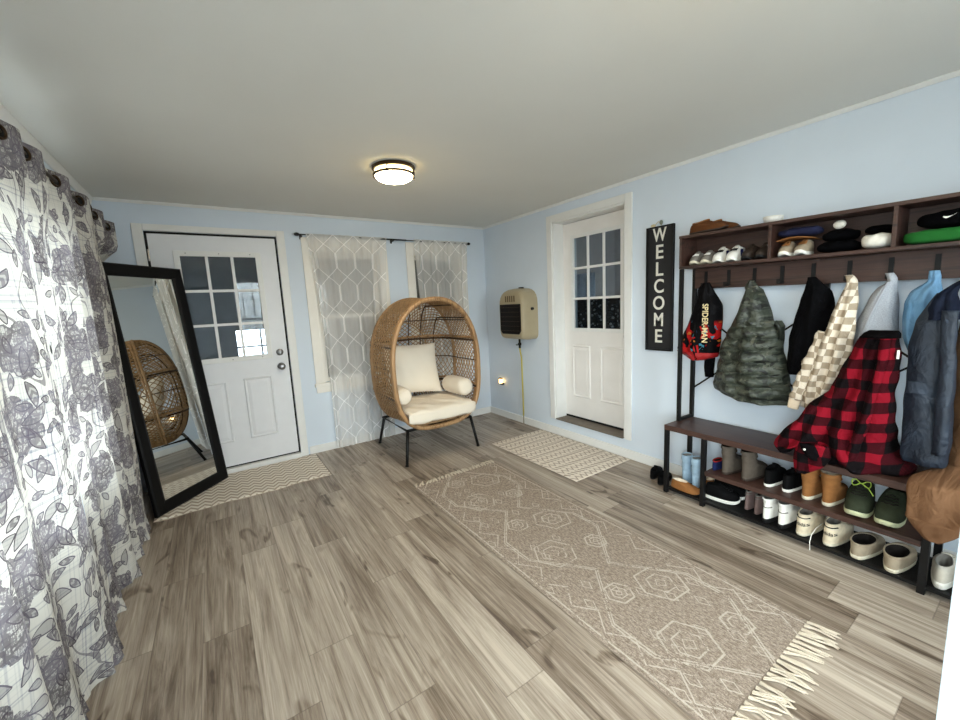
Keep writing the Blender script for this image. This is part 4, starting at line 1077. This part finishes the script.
soft('pompom','white fleece pompom on the black scarf in the middle cubby','pompom',(-.10,-3.415,cz+.143),(.022,.026,.022),K_white,3,1,.05,group=G)
soft('beanie','white fleece hat against the divider of the end cubby box','hat',(-.13,-3.575,cz+.036),(.065,.056,.036),K_white,4,.75,.10,group=G)
soft('knit_hat','dark knit hat folded on top of the white fleece hat','hat',(-.085,-3.572,cz+.094),(.050,.058,.020),K_black,7,.8,.1,group=G)
soft('folded_cloth','green folded cloth filling the end cubby floor','cloth',(-.115,-3.874,cz+.030),(.085,.205,.030),K_green,9,.4,.05,group=G)
t=soft('cap','black cap with a small white swoosh on the green cloth','cap',(-.12,-3.862,cz+.100),(.080,.160,.038),K_black,11,.7,.06,group=G)
mb=MB(); n=9; top=[];bot=[]
for k in range(n):
    q=k/(n-1); top.append((-.1965-.003,-3.790-.038*q,cz+.108-.018*math.sin(q*1.9)+.024*q)); bot.append((-.1965-.003,-3.790-.038*q,cz+.108-.018*math.sin(q*1.9)*1.0+.024*q-.010*math.sin(PI*min(1,q*1.25+.12))*(1-q)-.0008))
vs=top+bot+[(x+.006,y,z) for x,y,z in top]+[(x+.006,y,z) for x,y,z in bot]
fs=[]
for k in range(n-1): fs+=[(k,k+1,n+k+1,n+k),(2*n+k,3*n+k,3*n+k+1,2*n+k+1),(k,2*n+k,2*n+k+1,k+1),(n+k,n+k+1,3*n+k+1,3*n+k)]
mb.add(vs,fs); obj('swoosh_mark',mb,S_white,t)
t=thing('bowl','small white rounded bowl on top of the cubby shelf','bowl',(-.11,-3.115,CZ1),group='things on top of the cubby')
obj('bowl_body',MB().lathe([(0,.0005),(.036,.0005),(.047,.016),(.050,.038),(.047,.0385),(.042,.018),(0,.012)],(-.11,-3.115,CZ1),'z',24),S_white,t,smooth=True)
# ------------------------------------------------------------------ hanging clothes
def clothmat(name,fn,rough=.9,bump=True,sheen=.0,spec=.08):
    M=Mat(name); u,v,_=M.xyz('UV'); col,h=fn(M,u,v)
    b=M.bsdf(col,rough,0,h,.0015,.5,spec=spec,sheen=sheen)
    # soft creases
    wr=M.noise(M.vec(u*15,v*8,6.0),1,3,.55,1.2)
    bn=M.node('ShaderNodeBump',{'Strength':.8,'Distance':.022,'Height':wr})
    b1=b.inputs['Normal'].links[0].from_node; M.nt.links.new(bn.outputs[0],b1.inputs['Normal'])
    return M.surf(b)
def camo(M,u,v):
    a=M.noise(M.vec(u*15,v*22,0.0),1,2,.5,.8); b=M.noise(M.vec(u*17,v*24,4.0),1,2,.5,.8); c=M.noise(M.vec(u*22,v*30,9.0),1,2,.5,.8)
    col=M.mix((a>.50),W(50,55,46),W(68,72,62)); col=M.mix((b>.56),col,W(36,40,34)); col=M.mix((c>.62),col,W(24,26,23)); col=M.mix((c<.34),col,W(86,86,74))
    return col,M.noise(M.vec(u*40,v*60,1.0),1,3)
def plaid(M,u,v):
    p=.100; wx=(M.noise(M.vec(u*7,v*7,0.0),1,2)-.5)*.05; wy=(M.noise(M.vec(u*7,v*7,5.0),1,2)-.5)*.05
    a=(((u+wx)/p).fract()<.5); b=(((v+wy)/p).fract()<.5)
    s=a+b
    n=M.noise(M.vec(u*300,v*300,0.0),1,2)
    tw=((u+v)/.006).fract()<.5
    col=M.mix((s>.5),W(120,16,30),M.mix(tw*.5,W(58,9,16),W(30,9,13))); col=M.mix((s>1.5),col,W(14,10,12))
    return col,n
def checks(M,u,v):
    p=.070; wv=(M.noise(M.vec(u*8,v*8,0.0),1,2)-.5)*.03; ru=u-v*.16+wv; rv=v+u*.10+wv
    a=((ru/p).fract()<.5); b=((rv/p).fract()<.5); s=(a-b).abs()
    n=M.noise(M.vec(u*260,v*260,0.0),1,2)
    return M.mix(s,W(224,212,195),W(164,148,128)),n
def solid(c1,c2,sc=30,str_=1):
    def f(M,u,v):
        n=M.noise(M.vec(u*sc,v*sc,0.0),1,3); h=M.noise(M.vec(u*420,v*420,2.0),1,2)
        return M.ramp(n,[(.3,lin(c1)),(.7,lin(c2))]),h
    return f
def heather(M,u,v):
    n=M.noise(M.vec(u*220,v*300,0.0),1,3,.7); return M.ramp(n,[(.3,W(146,150,158)),(.7,W(186,190,197))]),n
def bpprint(M,u,v):
    n=M.noise(M.vec(u*16,v*9,2.0),1,2,.5,.8); n2=M.noise(M.vec(u*28,v*20,7.0),1,2,.5,.5)
    lo=1-((v-1.19)*30).clamp(); side=((u-.035)*-60).clamp()*((v-1.36)*-40).clamp()
    z=lo.max(side)
    col=M.mix(((n>.55)*z),W(8,7,9),W(160,24,24)); col=M.mix(((n2>.64)*z),col,W(60,120,140)); col=M.mix(((n2<.33)*z),col,W(176,104,40)); col=M.mix(((n<.36)*z),col,W(24,40,62))
    return col,n2
G_camo=clothmat('camo_nylon',camo,.5,spec=.4); G_plaid=clothmat('buffalo_plaid_flannel',plaid,.95); G_check=clothmat('cream_check_knit',checks,.95)
G_black=clothmat('black_fleece',solid((4,4,6),(8,8,10)),.95); G_heather=clothmat('heather_grey_fleece',heather,.95); G_blue=clothmat('dusty_blue_cotton',solid((96,140,178),(126,166,200),9),.9)
G_navy=clothmat('navy_shell',solid((26,34,46),(38,48,62),9),.55,spec=.4); G_navyd=clothmat('dark_navy_collar',solid((18,22,36),(28,34,50)),.8); G_brown=clothmat('brown_duck_canvas',solid((106,76,54),(130,96,70),7),.9); G_print=clothmat('printed_satin',bpprint,.6)
def garment(rows,fold=(.012,5,0.0),quilt=None,nt=64,ns=72,pw=.5,taper=None,jag=.003,seed=0.0):
    """closed hanging cloth: rows=(z,y_left,y_right,x_front,x_back) from top to bottom"""
    A=np.array(rows,float); d=np.r_[0,np.cumsum(np.hypot(np.diff(A[:,0]),np.diff(A[:,1])*.4)+1e-4)]; d/=d[-1]
    tt=np.linspace(0,1,nt); R=np.stack([np.interp(tt,d,A[:,k]) for k in range(5)],1)
    for _ in range(2):
        S_=R.copy(); S_[1:-1]=(R[:-2]+2*R[1:-1]+R[2:])/4; R=S_
    fa,fk,fp=fold; vs=[];uv=[];h=ns//2
    for j,(z,yl,yr,xf,xb) in enumerate(R):
        t=tt[j]; w=abs(yl-yr)
        for i in range(ns):
            front=i<h; q=i/(h-1) if front else 1-(i-h)/(ns-h-1)*1.0
            q=min(max(q,0),1); env=math.sin(PI*min(max(q,.0),1))
            y=yl+(yr-yl)*q
            if front:
                f=fa*min(1,w/.12)*(math.sin(q*fk*2*PI+fp+1.3*math.sin(t*3+fp))+.5*math.sin(q*fk*3.7+fp*2+t*4)+.35*math.sin(q*9+t*11+fp))
                xx=xb+(xf-xb)*(.10+.90*env**pw)+f*env**.35*(.25+.75*t)
                if quilt:
                    qz=(z-quilt[1])/quilt[0]; xx-=quilt[2]*(abs(math.sin(PI*qz))**.6-.5)*env**.4*(1 if z<quilt[3] else .25)
                    xx+=.11*quilt[2]*math.sin(q*31+qz*3)*math.sin(qz*PI)
                y+=jag*(.6*math.sin(z*23+seed)+.4*math.sin(z*51+seed*2))*(1-env)
            else:
                xx=xb+.004*math.sin(q*14+t*5)*env; y+=jag*(.6*math.sin(z*23+seed)+.4*math.sin(z*51+seed*2))*(1-env)
            vs.append((min(xx,xb+.006),y,z)); uv.append((abs(yl-yr)*0+ (-y) +.25*0,z))
    fs=[(j*ns+i,j*ns+(i+1)%ns,(j+1)*ns+(i+1)%ns,(j+1)*ns+i) for j in range(nt-1) for i in range(ns)]
    fs+=[tuple(range(ns)),tuple((nt-1)*ns+i for i in range(ns-1,-1,-1))]
    mb=MB(); mb.add(vs,fs,uv); return mb
def sleeve(pts,rad,flat=.6,seg=18,wr=.006,seed=0):
    P=np.array(pts,float); n=36; d=np.linspace(0,1,len(P)); tt=np.linspace(0,1,n)
    Q=np.stack([np.interp(tt,d,P[:,k]) for k in range(3)],1)
    for _ in range(4): Q[1:-1]=(Q[:-2]+2*Q[1:-1]+Q[2:])/4
    r=np.interp(tt,d,np.array(rad,float)); r=r+wr*np.sin(tt*38+seed)*.6+wr*np.sin(tt*23+seed*2)*.5
    mb=MB(); mb.tube(Q,r,seg,flat=flat)
    for i,p in enumerate(mb.v): mb.uv[i]=(-p[1]*.9+p[0]*.7,p[2])
    return mb
GR='clothes on the hall tree hooks'
def hang(name,label,cat,y,z): return thing(name,label,cat,(-.11,y,z),0,GR)
XB=-.064
def rw(L,xb=XB):
    o=[]
    for r in L:
        b=r[4] if len(r)>4 else xb; f=r[3]
        if r[0]>1.42: b=min(b,-.110); f=min(f,b-.012)
        o.append((r[0],r[1],r[2],f,b))
        if r[0]>1.46: o.append((1.426,(L[1][1]+r[1])/2 if L[1][0]<1.42 else L[1][1],(L[1][2]+r[2])/2 if L[1][0]<1.42 else L[1][2],min(-.126,f),-.110))
    z=sorted(set(q[0] for q in o),reverse=True); d={q[0]:q for q in o}
    return [d[k] for k in z]
# printed black jacket at the door-end hook
t=hang('printed_jacket','black jacket with a red printed hem on the hook nearest the door','jacket',-2.72,.94)
obj('jacket_body',garment(rw([(1.474,-2.72,-2.765,-.116,-.108),(1.43,-2.684,-2.79,-.128,-.06),(1.38,-2.668,-2.798,-.135),(1.32,-2.645,-2.828,-.145),(1.254,-2.628,-2.834,-.15),(1.166,-2.598,-2.832,-.155),(1.082,-2.555,-2.825,-.158),(1.012,-2.525,-2.818,-.155),(.975,-2.575,-2.810,-.15),(.950,-2.635,-2.76,-.14)]),fold=(.008,3,.4)),G_print,t,smooth=True)
v,f_=textmesh('SPIDER-MAN',.054,.0006,bold=.001)
mb=MB(); mb.add([(-.1735-p[2],-2.772-p[1],1.205-p[0]*.86) for p in v],f_); obj('jacket_lettering',mb,plain('cream_print',(224,206,160),.7),t)
obj('jacket_hem',garment(rw([(1.000,-2.53,-2.822,-.160),(.972,-2.588,-2.812,-.158),(.945,-2.642,-2.74,-.148)],-.070),fold=(.006,4,1),nt=20),plain('red_hem',(150,26,28),.6),t,smooth=True)
obj('jacket_lining_flap',garment(rw([(1.02,-2.712,-2.785,-.080),(.90,-2.718,-2.785,-.085),(.825,-2.722,-2.778,-.08)],-.052),fold=(.004,2,0),nt=20),G_black,t,smooth=True)
# camouflage puffer
t=hang('puffer_vest','camouflage hooded puffer hanging beside the printed jacket','puffer jacket',-3.01,.72)
obj('hood',garment(rw([(1.474,-3.000,-3.030,-.118,-.108),(1.42,-2.976,-3.064,-.135,-.07),(1.351,-2.958,-3.094,-.165),(1.27,-2.930,-3.116,-.18),(1.19,-2.900,-3.14,-.185)]),fold=(.010,2,.2),seed=1),G_camo,t,smooth=True)
obj('quilted_body',garment(rw([(1.225,-2.915,-3.165,-.165),(1.195,-2.900,-3.188,-.185),(1.162,-2.880,-3.186,-.195),(1.036,-2.842,-3.193,-.205),(.91,-2.818,-3.217,-.21),(.814,-2.803,-3.24,-.21),(.765,-2.806,-3.249,-.2),(.735,-2.86,-3.25,-.185),(.722,-2.90,-3.246,-.17)]),fold=(.020,2.5,1.1),quilt=(.074,.75,.036,1.3),nt=110,jag=.006,seed=2),G_camo,t,smooth=True)
obj('armhole_edge',MB().tube([(-.14,-3.168,1.20),(-.18,-3.185,1.225),(-.15,-3.192,1.19),(-.12,-3.192,1.12)],.010,8),G_camo,t,smooth=True)
# black fleece
t=hang('hooded_jacket','plain black fleece jacket between the camouflage puffer and the check shirt','jacket',-3.33,.94)
obj('jacket_body',garment(rw([(1.474,-3.30,-3.335,-.118,-.108),(1.428,-3.290,-3.375,-.13),(1.40,-3.278,-3.396,-.14),(1.355,-3.262,-3.406,-.155),(1.256,-3.240,-3.414,-.158),(1.128,-3.216,-3.420,-.155),(1.01,-3.210,-3.400,-.15),(.945,-3.214,-3.36,-.15),(.925,-3.222,-3.325,-.14)]),fold=(.009,2.5,2.0)),G_black,t,smooth=True)
# check shirt
t=hang('check_shirt','cream and tan checked shirt hanging over the plaid flannel','shirt',-3.46,.75)
obj('shirt_body',garment(rw([(1.474,-3.452,-3.486,-.12,-.108),(1.446,-3.463,-3.508,-.15,-.08),(1.35,-3.447,-3.527,-.185,-.14),(1.226,-3.420,-3.530,-.205,-.172),(1.088,-3.381,-3.525,-.222,-.174),(.98,-3.362,-3.510,-.224,-.174),(.892,-3.335,-3.478,-.222,-.168),(.80,-3.322,-3.442,-.215,-.15),(.755,-3.318,-3.436,-.205,-.14)]),fold=(.018,2.2,.7),seed=3),G_check,t,smooth=True)
obj('sleeve',sleeve([(-.16,-3.405,1.18),(-.19,-3.365,1.02),(-.20,-3.325,.88),(-.195,-3.298,.775)],[.03,.036,.032,.026]),G_check,t,smooth=True)
obj('cuff',sleeve([(-.195,-3.303,.80),(-.195,-3.294,.745)],[.029,.026],wr=.001),plain('cream_rib_knit',(226,208,184),.95,bump=.001,bscale=300),t,smooth=True)
# heather grey hoodie
t=hang('grey_hoodie','heather grey hoodie whose hood shows above the plaid flannel','hoodie',-3.62,.98)
obj('hood',garment(rw([(1.474,-3.606,-3.638,-.12,-.108),(1.448,-3.618,-3.654,-.145,-.075),(1.41,-3.583,-3.650,-.150,-.075),(1.358,-3.552,-3.654,-.158,-.075),(1.24,-3.512,-3.662,-.163,-.075),(1.145,-3.502,-3.668,-.165,-.075),(1.02,-3.515,-3.665,-.16,-.075),(.98,-3.545,-3.66,-.14,-.075)]),fold=(.012,1.6,.3)),G_heather,t,smooth=True)
obj('hood_edge',MB().tube([(-.146,-3.628,1.43),(-.158,-3.606,1.36),(-.166,-3.576,1.26),(-.170,-3.556,1.17)],.006,6),G_heather,t,smooth=True)
# dusty blue hoodie
t=hang('blue_hoodie','dusty blue hoodie between the grey hoodie and the navy jacket','hoodie',-3.76,1.05)
obj('hood',garment(rw([(1.474,-3.752,-3.786,-.12,-.108),(1.445,-3.752,-3.793,-.145,-.07),(1.385,-3.698,-3.797,-.17,-.07),(1.332,-3.676,-3.795,-.19,-.07),(1.25,-3.676,-3.79,-.19,-.07),(1.188,-3.680,-3.785,-.18,-.07),(1.10,-3.704,-3.78,-.16,-.07),(1.06,-3.72,-3.77,-.15,-.07)]),fold=(.018,2.0,2.4)),G_blue,t,smooth=True)
# navy jacket
t=hang('navy_jacket','navy padded jacket in front of the blue hoodie','jacket',-3.85,.59)
obj('jacket_body',garment(rw([(1.375,-3.800,-3.830,-.225,-.205),(1.333,-3.775,-3.850,-.242,-.205),(1.258,-3.745,-3.868,-.258,-.205),(1.134,-3.730,-3.874,-.268,-.205),(1.052,-3.731,-3.878,-.270,-.205),(.939,-3.733,-3.884,-.272,-.205),(.86,-3.733,-3.887,-.274,-.205),(.729,-3.735,-3.890,-.276,-.205),(.615,-3.740,-3.890,-.272,-.205),(.597,-3.748,-3.884,-.262,-.205)]),fold=(.007,1.2,.9),quilt=(.085,.60,.0035,.90),nt=100,pw=.30),G_navy,t,smooth=True)
obj('collar',garment(rw([(1.474,-3.912,-3.930,-.12,-.108),(1.42,-3.850,-3.872,-.205,-.190),(1.37,-3.80,-3.858,-.245,-.203),(1.31,-3.772,-3.872,-.266,-.203),(1.26,-3.765,-3.874,-.272,-.203)]),fold=(.010,2,1.7),nt=30,pw=.3),G_navyd,t,smooth=True)
obj('sleeve',garment(rw([(1.30,-3.825,-3.874,-.280,-.262),(1.10,-3.838,-3.884,-.294,-.268),(.90,-3.840,-3.888,-.298,-.268),(.72,-3.842,-3.891,-.295,-.265),(.665,-3.844,-3.887,-.288,-.265)]),fold=(.005,1.0,2.2),nt=50,pw=.35),G_navy,t,smooth=True)
obj('pocket_flap',garment(rw([(.985,-3.745,-3.815,-.281,-.262),(.93,-3.745,-3.815,-.283,-.262)]),fold=(.002,1,0),nt=12,pw=.2),G_navy,t,smooth=True)
# brown canvas coat, its hem in front of the bench end
t=hang('canvas_coat','brown canvas coat at the picture edge, its hem over the bench end','coat',-3.98,.33)
obj('coat_body',garment(rw([(1.474,-4.045,-4.072,-.12,-.108),(1.44,-3.965,-4.072,-.16,-.08),(1.36,-3.895,-4.070,-.16,-.08),(1.27,-3.862,-4.072,-.165,-.08),(1.15,-3.850,-4.074,-.170,-.08),(.95,-3.852,-4.076,-.172,-.08),(.75,-3.855,-4.076,-.172,-.08),(.588,-3.855,-4.076,-.175,-.10),(.578,-3.84,-4.076,-.36,-.22),(.568,-3.797,-4.074,-.415,-.31),(.545,-3.795,-4.07,-.42,-.356),(.51,-3.795,-4.06,-.42,-.362),(.44,-3.800,-4.03,-.42,-.364),(.40,-3.806,-3.985,-.42,-.364),(.385,-3.812,-3.968,-.418,-.364)]),fold=(.012,1.9,.5),nt=170,pw=.26),G_brown,t,smooth=True)
obj('hem_band',garment(rw([(.405,-3.802,-3.995,-.427,-.362),(.36,-3.832,-3.960,-.427,-.362),(.325,-3.866,-3.925,-.424,-.362)]),fold=(.004,2,.5),nt=20,pw=.2),G_brown,t,smooth=True)
# plaid flannel slumped on the bench
t=thing('plaid_shirt','red and black buffalo plaid flannel hanging down onto the bench','shirt',(-.30,-3.58,.49),0,GR)
obj('shirt_body',garment(rw([(1.165,-3.580,-3.708,-.285,-.232),(1.108,-3.550,-3.710,-.300,-.232),(.979,-3.50,-3.712,-.318,-.236),(.874,-3.478,-3.712,-.33,-.238),(.804,-3.40,-3.714,-.338,-.238),(.745,-3.365,-3.714,-.345,-.236),(.688,-3.345,-3.715,-.352,-.17),(.64,-3.325,-3.716,-.358,-.13),(.60,-3.322,-3.722,-.365,-.12),(.54,-3.35,-3.765,-.376,-.12),(.518,-3.39,-3.79,-.380,-.12),(.5035,-3.40,-3.78,-.36,-.12)]),fold=(.026,2.9,.2),nt=90,ns=110,pw=.34,jag=.007),G_plaid,t,smooth=True)
obj('collar',garment(rw([(1.185,-3.600,-3.700,-.275,-.240),(1.172,-3.582,-3.709,-.300,-.238),(1.150,-3.568,-3.711,-.306,-.236)]),fold=(.008,1.5,.4),nt=20,pw=.35),plain('black_collar',(9,7,8),.95,spec=.05),t,smooth=True)
obj('placket',garment(rw([(1.15,-3.655,-3.690,-.318,-.29),(.95,-3.640,-3.676,-.345,-.31),(.75,-3.61,-3.65,-.365,-.33),(.56,-3.575,-3.62,-.385,-.35)]),fold=(.006,1,.3),nt=50,pw=.3),G_plaid,t,smooth=True)
obj('sleeve',garment(rw([(.80,-3.405,-3.52,-.345,-.30),(.70,-3.355,-3.51,-.375,-.30),(.63,-3.305,-3.49,-.390,-.30),(.575,-3.268,-3.44,-.392,-.30),(.540,-3.262,-3.36,-.385,-.30),(.508,-3.290,-3.335,-.36,-.30)]),fold=(.016,2.3,1.0),nt=60,pw=.4,jag=.006),G_plaid,t,smooth=True)
obj('shirt_tail',garment(rw([(.60,-3.39,-3.52,-.395,-.365),(.54,-3.375,-3.53,-.402,-.368),(.49,-3.368,-3.50,-.402,-.368),(.452,-3.372,-3.455,-.395,-.368),(.43,-3.385,-3.43,-.388,-.368)]),fold=(.010,1.8,2.0),nt=40,pw=.35,jag=.006),G_plaid,t,smooth=True)
obj('cuff_patch',garment(rw([(.60,-3.395,-3.47,-.410,-.38),(.555,-3.415,-3.50,-.416,-.38),(.525,-3.45,-3.495,-.41,-.38)]),fold=(.008,1.5,.6),nt=20,pw=.4),plain('black_flannel',(12,9,11),.95,spec=.05),t,smooth=True)
obj('button',MB().ellipsoid((-.424,-3.435,.578),(.004,.006,.006),10,6),S_lace,t)
obj('label_tag',MB().box(-.300,-.292,-3.719,-3.711,1.06,1.10),S_lace,t)

# the hall tree stands a little out of square with the wall: turn it and everything on it about its door end;
# its cubby sags slightly towards the far end
PV=Vector((0,-2.605,0)); RA=Matrix.Rotation(-.030,3,'Z'); SAG=.018
for ch_ in ht_.children:
    for v_ in ch_.data.vertices:
        z_=v_.co.z+ORG[ht_].z; y_=v_.co.y+ORG[ht_].y
        if z_>1.40: v_.co.z+=-.002+SAG*(y_-YA)
for o in list(SC.objects):
    gname=str(o.get('group'))
    if o.parent is None and o.get('category') and (o.get('group') in (GR,) or 'cubby' in gname or 'shelf' in gname or 'bay' in gname or o.name=='hall_tree'):
        if 'cubby' in gname or (o.get('group')==GR and not o.name.startswith('plaid')):
            o.location.z+=-.002+SAG*(o.location.y-YA)+(.0025 if 'cubby' in gname else 0)
            if abs(o.rotation_euler.z)<.01 and 'cubby' in gname: o.rotation_euler.x+=SAG
        o.location=RA@(Vector(o.location)-PV)+PV+Vector((0,-.010,0)); o.rotation_euler.z+=-.030
